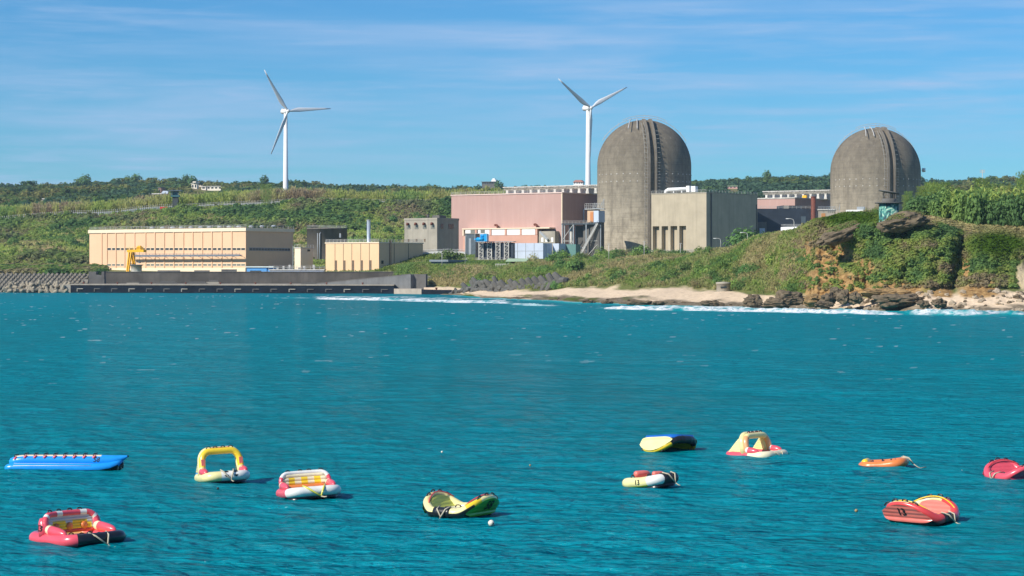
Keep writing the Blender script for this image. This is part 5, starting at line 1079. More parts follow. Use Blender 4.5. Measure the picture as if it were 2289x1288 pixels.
# --- reedy belt and trees behind the fence
px, row, pos, r = sample(5200, -90, 1330, 7.02, 7.36, 5, lambda p, rw, q_: np.where(p < 720, 1, .5)); w_ = fbm(pos[:, 0] / 30., pos[:, 1] / 60., 76, 3); s_ = 2.0 + 1.2 * r.random(len(px))
stuff('reed_belt', pos, s_, s_ * (.85 + .5 * r.random(len(px))), mixc_((w_ - .3) / .4 + r.normal(0, .08, len(w_)), G_MID, G_YEL, G_OLV, G_OLV * 1.2, G_BRN), PR_R, seed=6)
px, row, pos, r = sample(5200, -120, 1400, 7.15, 8.1, 7); w_ = fbm(pos[:, 0] / 35., pos[:, 1] / 80., 77, 3); s_ = 2.4 + 2.2 * r.random(len(px)) ** 1.5
stuff('mid_hill_wood', pos, s_, s_ * (.9 + .4 * r.random(len(px))), mixc_((w_ - .3) / .4 + r.normal(0, .12, len(w_)), G_FAR, G_DARK, G_MID * .9, G_OLV, G_BRN * .85), PR_T, seed=8)
# --- far wood up to the skyline
px, row, pos, r = sample(15000, -200, 2500, 8.0, 9.15, 9, lambda p, rw, q_: np.clip((fbm(q_[:, 0] / 60., q_[:, 1] / 120., 78, 3) - .33) / .1, .25, 1)); w_ = fbm(pos[:, 0] / 50., pos[:, 1] / 120., 79, 3); s_ = 3.0 + 3.0 * r.random(len(px)) ** 2
stuff('far_wood', pos, s_, s_ * (.85 + .4 * r.random(len(px))), mixc_((w_ - .3) / .4 + r.normal(0, .12, len(w_)), G_FAR, G_FAR, G_DARK, G_MID * .8, G_OLV * .8), PR_F, seed=10)

# --- individual trees: prototypes with trunk and crown, then copies
def trunk_mesh(h, spread, seed, r0=.12):
    m = MB(); rr = random.Random(seed); m.tube([(0, 0, -.3), (.03, 0, h * .3), (0, .04, h * .6), (.04, 0, h)], [r0, r0 * .75, r0 * .55, r0 * .3], 7)
    for k in range(4):
        a = rr.uniform(0, 6.28); z0 = h * rr.uniform(.3, .7); m.tube([(0, 0, z0), (spread * .5 * math.cos(a), spread * .5 * math.sin(a), z0 + .2), (spread * math.cos(a), spread * math.sin(a), z0 + .45)], [r0 * .5, r0 * .35, r0 * .15], 5)
    return m
KINDS = {}
def make_kind(key, c1, c2, kind='round', n=520, lobes=7, leaf=.085, flat=.9, trunk=.5, lift=0.0, seed=0, shell=.5):
    vs = []
    for v in range(3):
        root = empty(key, (0, -500, -60)); cr = crown('crown', proto_leaves(n, 200 + seed * 10 + v, lobes, flat, leaf, shell, kind=kind), c1, c2); cr.parent = root; cr.location = (0, 0, lift)
        tr = trunk_mesh(trunk + lift, .45, seed * 10 + v, .05 if kind != 'reed' else .02).build('trunk', BARK, root); vs.append([root, False])
    KINDS[key] = vs
rk = random.Random(21)
def plant(key, pos, s, sz, label, cat, group):
    v = rk.choice(KINDS[key])
    if not v[1]: o = v[0]; v[1] = True
    else: o = copy_tree(v[0])
    o.location = pos; o.scale = (s, s, s * sz); o.rotation_euler = (0, 0, rk.uniform(0, 6.28)); return tag(o, label, cat, group)
make_kind('broad_tree', G_DARK, G_MID * 1.15, n=650, lobes=9, leaf=.085, seed=1, trunk=.5)
make_kind('bare_bush', G_BRN * 1.2, G_OLV * 1.1, n=420, lobes=6, leaf=.06, seed=2, shell=.3)
make_kind('green_bush', G_MID, G_YEL * 1.0, n=520, lobes=7, leaf=.085, seed=3)
make_kind('umbrella_tree', G_FAR, G_DARK, 'umbrella', n=260, lobes=6, leaf=.10, seed=4, trunk=.5)
make_kind('tall_shrub', G_MID * .9, G_YEL * 1.0, 'reed', n=1500, leaf=.045, seed=5, trunk=.4)
make_kind('feathery_shrub', G_DARK, G_YEL * .95, n=900, lobes=11, leaf=.06, flat=1.5, seed=7)
make_kind('hill_tree', G_FAR, G_MID * .9, n=300, lobes=7, leaf=.12, seed=6, trunk=.6, lift=.25)
def at_px(px, py, Y=None, row=None):
    x, y = plan(px, Y); return (x, y, ground(x, y) - .2)
# notable trees (photo column, distance, radius, height factor, kind)
for key, px, Y, s, hz, lab in (('broad_tree', 1657, 790, 8.6, 1.0, 'round dense green tree at the foot of the sand coloured block'), ('broad_tree', 1003, 925, 7.2, .62, 'spreading green tree in front of the grey blockhouse'), ('bare_bush', 1188, 855, 4.2, 1.1, 'open brownish tree in front of the pale panel hall'), ('bare_bush', 1192, 955, 4.5, 1.0, 'twiggy bare tree before the pink wall'),
                              ('broad_tree', 1288, 742, 4.6, 1.25, 'dark wide tree alone on the grassy bank above the beach'), ('bare_bush', 1413, 702, 3.2, 1.15, 'grey round bush on the bank right of the dark wide tree'), ('bare_bush', 712, 1255, 7.5, 1.1, 'big grey brown bush on the hillside below the fence gap'), ('tall_shrub', 595, 1275, 5.6, 1.25, 'tall straw coloured clump rising over the hillside fence'), ('bare_bush', 415, 1360, 8.5, 1.2, 'big brownish tree behind the watch tower'), ('broad_tree', 1440, 800, 4.6, 1.1, 'green tree against the foot of the near dome')):
    plant(key, at_px(px, 0, Y), s, hz, lab, 'tree' if 'tree' in lab else 'bush', None)
rp_ = random.Random(5)
for i in range(78):      # belt of dense bushes below the dome and steel stair
    px = rp_.uniform(1236, 1615); Y = rp_.uniform(790, 880); plant(rp_.choice(('broad_tree', 'broad_tree', 'green_bush', 'bare_bush')), at_px(px, 0, Y), rp_.uniform(2.2, 3.9) * (1.2 if px < 1400 else .9), rp_.uniform(.8, 1.1), 'leafy bush in the green belt below the domes', 'bush', 'bushes in the belt below the domes')
for i in range(150):      # bank above the beach
    px = rp_.uniform(1040, 1790); row_ = rp_.choice((rp_.uniform(2.04, 2.5), rp_.uniform(2.1, 3.0))); x, y, z = [float(v[0]) for v in terr(np.array([px]), np.array([row_]))]
    key = rp_.choice(('green_bush', 'bare_bush', 'bare_bush', 'broad_tree', 'broad_tree')); s = rp_.uniform(1.3, 3.4)
    plant(key, (x, y, z - .3), s, rp_.uniform(.8, 1.2), {'green_bush': 'light green bush on the grassy bank above the beach', 'bare_bush': 'grey brown bush on the grassy bank above the beach', 'broad_tree': 'dark green bush on the grassy bank above the beach'}[key], 'bush', {'green_bush': 'light bushes on the bank', 'bare_bush': 'grey brown bushes on the bank', 'broad_tree': 'dark bushes on the bank'}[key])
for i in range(110):      # hillside trees between plant and fence
    px = rp_.uniform(-40, 1010); row_ = rp_.uniform(6.0, 6.9); x, y, z = [float(v[0]) for v in terr(np.array([px]), np.array([row_]))]
    if vn(np.array([x / 30.]), np.array([y / 40.]), 90)[0] < .42: continue
    key = rp_.choice(('broad_tree', 'broad_tree', 'bare_bush', 'green_bush')); plant(key, (x, y, z - .4), rp_.uniform(2.6, 4.6), rp_.uniform(.9, 1.3), {'broad_tree': 'dark green tree on the slope between plant and hillside fence', 'bare_bush': 'brownish bush on the slope between plant and hillside fence', 'green_bush': 'light green bush on the slope between plant and hillside fence'}[key], 'tree' if key == 'broad_tree' else 'bush', {'broad_tree': 'trees on the slope', 'bare_bush': 'brownish bushes on the slope', 'green_bush': 'light bushes on the slope'}[key])
for i in range(70):      # trees standing out in the mid hill wood
    px = rp_.uniform(-40, 1330); Y = rp_.uniform(1330, 1700); x, y = plan(px, Y)
    if blocked(px, Y): continue
    plant(rp_.choice(('hill_tree', 'hill_tree', 'bare_bush')), (x, y, ground(x, y) - .4), rp_.uniform(3.2, 5.2), rp_.uniform(.9, 1.25), 'rounded tree standing out of the wood behind the hillside fence', 'tree', 'trees behind the fence')
for i in range(95):      # skyline
    px = rp_.uniform(-40, 2310); x, y, z = [float(v[0]) for v in terr(np.array([px]), np.array([rp_.uniform(8.72, 9.0)]))]
    key = rp_.choice(('hill_tree', 'hill_tree', 'umbrella_tree')); s = rp_.uniform(3.5, 7.5) * (1.25 if px < 330 else 1); plant(key, (x, y, z - .5), s, rp_.uniform(1.0, 1.4), {'hill_tree': 'bushy tree on the far skyline of the hill', 'umbrella_tree': 'flat topped tree on the far skyline of the hill'}[key], 'tree', {'hill_tree': 'bushy skyline trees', 'umbrella_tree': 'flat topped skyline trees'}[key])
for i in range(85):      # thicket on the headland
    px = rp_.uniform(2020, 2330); f = rp_.random(); Y = 556 + f * 70; hgt = float(np.interp(px, [2020, 2060, 2120, 2180, 2330], [2.9, 4.4, 5.6, 6.2, 6.6])); x, y = plan(px, Y)
    key = rp_.choice(('tall_shrub', 'feathery_shrub', 'feathery_shrub')); plant(key, (x, y, ground(x, y) - .4), hgt * rp_.uniform(.42, .58), rp_.uniform(1.4, 2.0), 'tall feathery shrub in the thicket on top of the headland', 'shrub', 'tall shrubs of the headland thicket')
for i in range(22):      # along the foot of the thicket and beside the lookout
    px = rp_.choice((rp_.uniform(1938, 1966), rp_.uniform(2050, 2320))); Y = rp_.uniform(535, 556); x, y = plan(px, Y); plant(rp_.choice(('green_bush', 'bare_bush')), (x, y, ground(x, y) - .3), rp_.uniform(1.2, 2.3), rp_.uniform(.9, 1.3), 'bush at the front edge of the headland thicket', 'bush', 'bushes before the thicket')

# --- bank grass, headland creepers, left scrub
px, row, pos, r = sample(24000, 930, 1800, 2.03, 4.4, 11, lambda p, rw, q_: np.clip((rw - 2.02) / .1, 0, 1)); w_ = fbm(pos[:, 0] / 14., pos[:, 1] / 22., 81, 4)
col = mixc_((w_ - .28) / .44 + r.normal(0, .1, len(w_)), G_MID, G_YEL, G_OLV * 1.25, G_STRAW * .85, G_STRAW); s_ = .6 + .6 * r.random(len(px)); PR_B = [proto_leaves(16, 90 + s, leaf=.34, kind='reed') for s in range(5)]
stuff('bank_grass', pos, s_, s_ * .62, col, PR_B, seed=12)
def hmask(p, rw, q_):
    py = HY + (H - q_[:, 2]) / q_[:, 1] * F; k = np.ones(len(p))
    for (cx, cy, rx, ry) in OCHRE:
        d = np.sqrt(((p - cx) / rx) ** 2 + ((py - cy) / ry) ** 2) + (fbm(p / 26., py / 15., 77, 4) - .5) * .8; k = np.where(d < .86, np.where(fbm(p / 9., py / 7., 97, 3) > .60, .7, .04), k)
    d = np.sqrt(((p - 2292) / 26.) ** 2 + ((py - 616) / 40.) ** 2); k = np.where(d < 1, 0, k); return k * (rw > 2.12)
px, row, pos, r = sample(34000, 1740, 2330, 2.1, 4.2, 13, hmask); py_ = HY + (H - pos[:, 2]) / pos[:, 1] * F; w_ = fbm(px / 40., py_ / 24., 82, 4)
col = mixc_((w_ - .28) / .44 + r.normal(0, .09, len(w_)), G_DARK * 1.1, G_MID * 1.1, G_YEL * .95, G_OLV, G_BRN); col = np.where(((row > 3.25) & (px > 2060))[:, None], col * .35 + G_STRAW * .75, col)
lush = np.exp(-((px - 2235) / 60.) ** 2 - ((py_ - 552) / 26.) ** 2) + np.exp(-((px - 1900) / 70.) ** 2 - ((py_ - 492) / 12.) ** 2); lush = np.clip(lush * 1.6, 0, 1)[:, None]; col = col * 1.22; col = col * (1 - lush) + lush * np.array([.09, .19, .02])
s_ = .62 + .55 * r.random(len(px)) ** 2; PR_C = [proto_leaves(26, 110 + s, 3, .8, .30, .6, up=.5) for s in range(6)]
stuff('headland_creeper', pos, s_, s_ * .9, col, PR_C, seed=14)
px, row, pos, r = sample(3600, -90, 235, 3.0, 5.95, 15); w_ = fbm(pos[:, 0] / 10., pos[:, 1] / 18., 83, 4); s_ = 1.2 + 1.6 * r.random(len(px))
stuff('harbour_scrub', pos, s_, s_ * .9, mixc_((w_ - .3) / .4 + r.normal(0, .1, len(w_)), G_DARK, G_MID, G_YEL, G_OLV, G_BRN * 1.3), PR_S, seed=16)
px, row, pos, r = sample(9000, 700, 1060, 2.4, 5.6, 17, lambda p, rw, q_: np.where((p < 800) & (rw < 4.6), .5, 1)); w_ = fbm(pos[:, 0] / 9., pos[:, 1] / 15., 84, 3); s_ = .6 + .6 * r.random(len(px))
stuff('terrace_grass', pos, s_, s_ * .6, mixc_((w_ - .3) / .4 + r.normal(0, .08, len(w_)), G_MID * 1.2, G_YEL, np.array([.10, .19, .035]), G_OLV * 1.3, G_STRAW * .7), PR_B, seed=18)
px, row, pos, r = sample(2600, 1450, 2330, 3.6, 5.2, 19, lambda p, rw, q_: np.where(p > 2040, 1, .4)); w_ = fbm(pos[:, 0] / 12., pos[:, 1] / 18., 85, 3); s_ = np.where(px > 2040, 2.2, 1.0) * (.8 + .5 * r.random(len(px)))
stuff('headland_thicket', pos, s_, s_ * np.where(px > 2040, np.interp(px, [2040, 2130, 2180], [1.2, 2.0, 2.3]), .7), mixc_((w_ - .3) / .4 + r.normal(0, .1, len(w_)), G_DARK, G_MID, G_YEL, G_OLV), [proto_leaves(170, 130 + q_, 7, 1.1, .12, .55) for q_ in range(5)], seed=20)
# growth on the two tilted rock slabs
ps = []; rs_ = np.random.default_rng(33)
for cx_, cy_, w_x, Y0, tl_, z_up in ((1884, 521, 48, 511, .36, 1.3), (2022, 496, 48, 499, .18, 1.55)):
    for _ in range(420):
        u, v = rs_.uniform(-1, 1), rs_.uniform(-1, 1)
        if u * u + v * v > .95: continue
        X_ = (cx_ + u * w_x * .96 - CX) / F * Y0; z_ = H - (cy_ - HY) / F * Y0 + u * w_x / F * Y0 * tl_ + (z_up + .55) * math.sqrt(max(0, 1 - u * u - v * v)) + .15; ps.append((X_, Y0 + v * 2.6, z_ - .25))
ps = np.array(ps); stuff('slab_growth', ps, np.full(len(ps), .55), np.full(len(ps), .5), mixc_(rs_.random(len(ps)), G_MID, G_OLV, G_BRN), PR_C, seed=34)
for key, vs in KINDS.items():
    for root, usedv in vs:
        if not usedv:
            for ch in list(root.children): bpy.data.objects.remove(ch)
            bpy.data.objects.remove(root)
# ------------------------------------------------------------------ inflatables
def vinyl(name, col, rough=.28, var=.10): return mat(name, col, rough, var, 2.5, spec=.5, coat=.25, bump=.05, bscale=9)
V_PINK = vinyl('pink vinyl', (.72, .085, .12)); V_RED = vinyl('red vinyl', (.66, .06, .06)); V_WHITE = vinyl('white vinyl', (.74, .73, .68)); V_YEL = vinyl('yellow vinyl', (.80, .56, .03)); V_PALE = vinyl('pale yellow vinyl', (.78, .70, .32))
V_BLACK = vinyl('black vinyl', (.012, .013, .016), .35); V_BLUE = vinyl('blue vinyl', (.01, .28, .75)); V_DBLUE = vinyl('deep blue vinyl', (.01, .09, .32)); V_GREEN = vinyl('green vinyl', (.10, .40, .04)); V_ORANGE = vinyl('orange vinyl', (.70, .20, .05)); V_CORAL = vinyl('coral vinyl', (.72, .17, .13)); V_CREAM = vinyl('cream vinyl', (.76, .68, .46)); V_LIME = vinyl('lime vinyl', (.55, .58, .08))
ROPE = mat('tow rope', (.46, .41, .30), .9, .2, 4); INK = mat('black lettering', (.02, .02, .022), .5, .1, 3)
def printed(name, a_, b_, thr=.5, sc_=2.2):
    m = vinyl(name, a_); nt = m.node_tree; N = nt.nodes; L = nt.links; b = N['Principled BSDF']; tc = N.new('ShaderNodeTexCoord'); v = N.new('ShaderNodeTexVoronoi'); v.inputs['Scale'].default_value = sc_; L.new(tc.outputs['Object'], v.inputs['Vector'])
    r = N.new('ShaderNodeValToRGB'); r.color_ramp.interpolation = 'CONSTANT'; e = r.color_ramp.elements; e[0].color = (*b_, 1); e[1].position = thr * .6; e[1].color = (*a_, 1); L.new(v.outputs['Distance'], r.inputs[0]); L.new(r.outputs[0], b.inputs['Base Color']); return m
DECK1 = printed('cow print deck', (.74, .70, .62), (.03, .03, .03), .45, 2.6); DECK2 = printed('yellow print deck', (.74, .56, .12), (.05, .04, .03), .4, 2.4)
def rrect(L_, W_, rc, n=7, per=6):
    """closed rounded rectangle, starts at the middle of the bow (+x) and runs to +y"""
    x, y = L_ / 2, W_ / 2; pts = []
    def line(a, b, k): pts.extend([(a[0] + (b[0] - a[0]) * i / k, a[1] + (b[1] - a[1]) * i / k) for i in range(k)])
    def arc(cx, cy, a0): pts.extend([(cx + rc * math.cos(a0 + i / n * math.pi / 2), cy + rc * math.sin(a0 + i / n * math.pi / 2)) for i in range(n)])
    line((x, 0), (x, y - rc), per); arc(x - rc, y - rc, 0); line((x - rc, y), (-x + rc, y), per * 2); arc(-x + rc, y - rc, math.pi / 2); line((-x, y - rc), (-x, -y + rc), per * 2); arc(-x + rc, -y + rc, math.pi); line((-x + rc, -y), (x - rc, -y), per * 2); arc(x - rc, -y + rc, -math.pi / 2); line((x, -y + rc), (x, 0), per)
    return pts
def text2d(s, size):
    c = bpy.data.curves.new('lettering', 'FONT'); c.body = s; c.size = size; c.offset = size * .02; c.align_x = 'CENTER'; c.align_y = 'CENTER'; c.resolution_u = 3; o = bpy.data.objects.new('lettering', c); COL.objects.link(o)
    import bmesh
    bm = bmesh.new(); bm.from_mesh(o.to_mesh()); bmesh.ops.triangulate(bm, faces=bm.faces[:]); bmesh.ops.subdivide_edges(bm, edges=bm.edges[:], cuts=3, use_grid_fill=True); vs = [tuple(v.co) for v in bm.verts]; fs = [tuple(v.index for v in p.verts) for p in bm.faces]; bm.free(); o.to_mesh_clear(); bpy.data.objects.remove(o); bpy.data.curves.remove(c); return vs, fs
def number(root, s, size, fn, m=None):
    vs, fs = text2d(s, size); o = MB().add([fn(v[0], v[1]) for v in vs], fs).build('number', m or INK, root); return o
def handle(root, a, b, lift=.09, m=None, r=.022):
    a, b = Vector(a), Vector(b); up = Vector((0, 0, lift)) if isinstance(lift, float) else Vector(lift); return MB().tube([a, a.lerp(b, .15) + up * .8, a.lerp(b, .5) + up, a.lerp(b, .85) + up * .8, b], r, 6).build('handle', m or V_BLACK, root)
def tow(root, bow, W_, drop=-.35, ahead=.55, far=None, m=None, r=.018, side=0.0):
    """bridle of two straps meeting in front of the bow, then the rope"""
    m = m or ROPE; j = Vector((bow[0] + ahead * .45, side * .5, bow[2] + drop * .5)); e = Vector((bow[0] + ahead, side, -.02)); b = MB()
    for sg in (-1, 1): b.tube([(bow[0] - .22, sg * W_ * .16, bow[2] + .17), (bow[0] + .03, sg * W_ * .12, bow[2] + .10), j], r * 1.5, 6)
    b.build('tow_strap', m, root); pts = [j, j.lerp(e, .6) + Vector((0, 0, -.02)), e]
    if far: pts += [Vector(p) for p in far]
    MB().tube(pts, r, 6).build('tow_rope', ROPE, root)
def raft(name, px, Y, heading, label, L_=2.0, W_=2.0, r=.19, z=.13, hullm=(V_PINK, V_BLACK), split=.45, deck=DECK2, under=V_BLACK, pitch=0.0, roll=0.0, bow_lift=.08, patch=None, hullfn=None):
    o = empty(name, tuple(PX(px, Y, 0)), R(heading), label, 'inflatable raft'); o.rotation_euler = (R(roll), R(-pitch), R(heading))
    path = rrect(L_ - 2 * r, W_ - 2 * r, .36); lift = lambda x: bow_lift * max(0, (x / (L_ / 2))) ** 1.5
    fn = hullfn or (lambda i, a, p: 1 if p.x > split else 0)
    MB().tube([(x, y, z + lift(x)) for x, y in path], r, 14, closed=True, matfn=fn).build('hull', list(hullm), o)
    inn = rrect(L_ - 2.2 * r, W_ - 2.2 * r, .3); vs = [(x, y, z + .06 + lift(x)) for x, y in inn] + [(0, 0, z + .06)]; n = len(inn); MB().add(vs, [(i, (i + 1) % n, n) for i in range(n)], 0, False).build('deck', deck, o)
    un = rrect(L_ - 1.3 * r, W_ - 1.3 * r, .36); vs = [(x, y, z - r * .60 + lift(x)) for x, y in un] + [(x * .93, y * .93, z - r * 1.25 + lift(x) * .4) for x, y in un]; n = len(un)
    MB().add(vs, [(i, (i + 1) % n, n + (i + 1) % n, n + i) for i in range(n)] + [tuple(range(2 * n - 1, n - 1, -1))], 0, True).build('underside', under, o)
    if patch:
        pts = [(L_ / 2 - r, y, z + lift(L_ / 2 - r)) for y in np.linspace(-W_ * patch, W_ * patch, 6)]; MB().tube(pts, r + .012, 14, caps=True).build('bow_patch', V_BLACK, o)
    return o, z + r, lift
def backrest(o, W_, xb, z0, hb, lean, rc, fr, framem, framefn=None, ribs=None, ribfn=None, ribm=None, xfront=0.0):
    curve = lambda y: .22 * (abs(y) / (W_ / 2)) ** 3
    q_ = lambda y, h: Vector((xb - lean * h + curve(y), y, z0 + h))
    w2 = W_ / 2 - fr; pts = [q_(-w2, -.08), q_(-w2, hb * .3)] + [q_(-w2 + rc - rc * math.cos(a), hb - rc + rc * math.sin(a)) for a in np.linspace(0, math.pi / 2, 7)]; pts += [q_(y, hb) for y in np.linspace(-w2 + rc, w2 - rc, 7)[1:-1]] + [q_(-p.y, p.z - z0) for p in reversed(pts)]
    MB().tube(pts, fr, 12, matfn=framefn).build('back_frame', framem if isinstance(framem, list) else [framem], o)
    if ribs:
        n, rr = ribs
        m = MB()
        for k in range(n):
            h = (k + .5) / n * (hb - fr * .4); hw = w2 - fr * .5 if h < hb - rc else w2 - rc + math.sqrt(max(0, rc * rc - (h - hb + rc) ** 2)) - fr * .5
            m.tube([q_(y, h) for y in np.linspace(-hw, hw, 15)], [rr * .55] + [rr] * 13 + [rr * .55], 10, matfn=(lambda i, a, p, k=k: ribfn(k, p.y)) if ribfn else None)
        m.build('back_cushion', ribm, o)
    return q_, w2
def bolster(o, a, b, r, mats, fn=None):
    a, b = Vector(a), Vector(b); ts = [0, .03, .1, .22, .35, .6, .82, .93, 1]; rr = [.35, .8, 1, 1, 1, .98, .8, .5, .12]
    return MB().tube([a.lerp(b, t) for t in ts], [r * k for k in rr], 12, matfn=fn).build('arm_bolster', mats, o)

# --- pink sofa raft 23 (front left)
o, zt, lf = raft('sofa_raft', 173, 68.0, -44, 'pink sofa raft numbered 23 with black bow, nearest on the left', 2.55, 2.28, .19, .12, hullfn=lambda i, a, p: 1 if p.x > .62 and p.y > -.72 else 0)
q_, w2 = backrest(o, 2.1, -.42, .26, .56, .22, .30, .10, [V_PINK, V_WHITE], lambda i, a, p: 1 if p.z > .70 and i % 4 == 1 else 0, (6, .062), lambda k, y: (3 if k == 0 else 2 if (k in (1, 2)) and abs(y) < .76 or (k == 3 and abs(y) < .6 and abs(y) > .1) else 1), [V_PINK, vinyl('grey white vinyl', (.50, .51, .52)), V_YEL, V_RED])
for y in (-.5, .0, .52): MB().lathe([(.01, .02), (.10, .015), (.13, -.03)], 16).build('orange_dot', V_ORANGE, o, q_(y, .17) + Vector((.075, 0, 0))).rotation_euler = (0, R(90), 0)
for sg in (-1, 1): bolster(o, (-.30, sg * .88, .42), (.72, sg * .90, .33), .15, [V_PINK, V_CREAM], lambda i, a, p: 1 if p.x < -.06 else 0); MB().tube([(-.36, sg * .95, .2), (-.37, sg * .95, .45), (-.42, sg * .94, .62), (-.46, sg * .93, .74)], [.17, .17, .15, .10], 14).build('side_wing', V_PINK, o)
for y in (-.66, -.3, .1, .45): handle(o, q_(y - .09, .62), q_(y + .09, .62), .09)
for x, y in ((.1, -.3), (.35, -.1), (.2, .3), (.55, .4), (.6, -.4)): handle(o, (x, y - .1, .2), (x, y + .1, .2), .1)
number(o, '23', .27, lambda u, v: (-.37 + u * .9, -.95 - math.sqrt(max(.003, .172 ** 2 - min(abs(u), .16) ** 2)) - .012, .46 + v))
tow(o, (1.24, 0, .2), 2.0, side=.1)
# --- white and pink sofa raft
o, zt, lf = raft('sofa_raft', 690, 82.2, -70, 'white bowed sofa raft with yellow cushions and yellow tow strap', 2.2, 2.16, .18, .11, (V_PINK, V_WHITE), .62, DECK1, pitch=3.5, roll=2.5, bow_lift=.09)
q_, w2 = backrest(o, 2.0, -.5, .25, .56, .2, .30, .08, [V_WHITE, V_PINK], lambda i, a, p: 1 if abs(p.y) > .84 and p.z < .66 else 0, (4, .085), lambda k, y: 1 if (k == 0 and abs(y) < .78) or (k in (1, 2) and (abs(abs(y) - .5) < .14 or abs(y) < .10)) else 0, [V_CREAM, V_YEL])
MB().tube([(-.36, y, .28) for y in np.linspace(-.76, .76, 9)], .12, 10).build('seat_cushion', V_ORANGE, o)
for sg in (-1, 1): bolster(o, (-.42, sg * .88, .41), (.42, sg * .88, .33), .14, [V_PINK, V_CREAM], lambda i, a, p: 1 if p.x < -.25 else 0)
for y in (-.6, -.12, .22, .65): handle(o, q_(y - .09, .60), q_(y + .09, .60), .08)
tow(o, (1.04, 0, .22), 2.6, -.45, .55, m=vinyl('yellow strap', (.62, .58, .08)), r=.024, side=.25)
# --- arch rafts
def arch_raft(px, Y, heading, label, hullm, split, hullfn, archm, archfn, sidem, pitch, roll, deck, H_=1.0, L_=2.05, W_=1.95, far=None, band=None):
    o, zt, lf = raft('arch_raft', px, Y, heading, label, L_, W_, .19, .12, hullm, split, deck, pitch=pitch, roll=roll, bow_lift=.08, hullfn=hullfn); w2 = W_ / 2 - .17; rc = .34; lean = .28
    q_ = lambda y, h: Vector((.12 - lean * h, y * (1 - .10 * h / H_), .22 + h))
    pts = [q_(-w2, -.05), q_(-w2, .3), q_(-w2, H_ - rc)] + [q_(-w2 + rc - rc * math.cos(a), H_ - rc + rc * math.sin(a)) for a in np.linspace(0, math.pi / 2, 8)][1:]; pts += [q_(y, H_) for y in np.linspace(-w2 + rc, w2 - rc, 6)[1:-1]] + [Vector((p.x, -p.y, p.z)) for p in reversed(pts)]
    MB().tube(pts, .13, 12, matfn=archfn).build('arch', archm, o); MB().tube([p + Vector((-.20, 0, .03)) for p in pts], .14, 12).build('rear_arch', sidem, o)
    for sg in (-1, 1):      # ribbed wedge panels behind the arch
        m = MB(); n = 9
        for k in range(n):
            h = (k + .5) / n * (H_ - .1); t = h / H_; xf = .12 - lean * h - .1; xr = -.92 + t * .62; yy = sg * w2 * (1 - .10 * t) - sg * max(0, (h - (H_ - rc))) ** 2 * .9
            m.tube([(xr, yy, .22 + h), (xr + .05, yy, .22 + h), (xf - .04, yy, .22 + h), (xf, yy, .22 + h)], [.04, .075, .075, .05], 8, matfn=(lambda i, a, p, k=k: 1 if (band is not None and k < band) else 0))
        m.build('side_panel', [sidem, V_BLUE if band else sidem], o)
        bolster(o, (.05, sg * w2, .38), (.72, sg * w2 * .98, .33), .15, [V_PINK, V_WHITE], lambda i, a, p: 1 if p.x < .22 and not band else 0)
        band and MB().box(.03, .14, sg * w2 * .945 - .07, sg * w2 * .945 + .07, .60, .86).build('red_pocket', V_CORAL, o)
    for y in (-.5, -.2, .15, .5): handle(o, q_(y - .1, H_ + .11), q_(y + .1, H_ + .11), .08)
    MB().box(-.1, .02, -.35, .4, H_ + .33, H_ + .37).build('red_strip', V_PINK, o).location = (-.20, 0, 0)
    for x, y in ((.45, -.35), (.3, .1), (.5, .4)): handle(o, (x, y - .1, .2), (x, y + .1, .2), .09)
    return o
o = arch_raft(497, 88.2, -69, 'yellow arch raft with an open frame and pink armrests, facing the viewer', (V_PALE, V_WHITE, V_BLUE), .5, lambda i, a, p: (0 if p.y < -.25 or p.x < -.3 else 1) if p.x > -.2 else 0, [V_YEL, V_PALE], lambda i, a, p: 1 if p.z < .55 else 0, V_PALE, 3.5, 2.5, DECK1, H_=.92, L_=2.25, W_=1.95, band=1)
for y in (-.14, .24): MB().lathe([(.01, .015), (.12, .01), (.15, -.04)], 16).build('black_spot', V_BLACK, o, (1.07, y + .06, .28)).rotation_euler = (0, R(60), 0)
tow(o, (1.08, .1, .26), 1.6, -.45, .4, side=.1)
o = arch_raft(1692, 98.8, -42, 'pink and cream arch raft with yellow ribbed sides beside the capsized boat', (V_PINK, V_CREAM), .25, lambda i, a, p: 1 if p.x > .22 else 0, [vinyl('shaded arch vinyl', (.70, .36, .16)), V_PALE], lambda i, a, p: 1 if p.z > .9 else 0, V_PALE, 0, 0, DECK2, H_=.76, L_=2.4, W_=2.1)  # backlit shade of the arch front put into its brownish vinyl colour
tow(o, (1.17, 0, .2), 1.9, -.3, .5, far=[(1.5, .9, .01), (2.1, 2.2, .0), (2.6, 3.6, .0)])
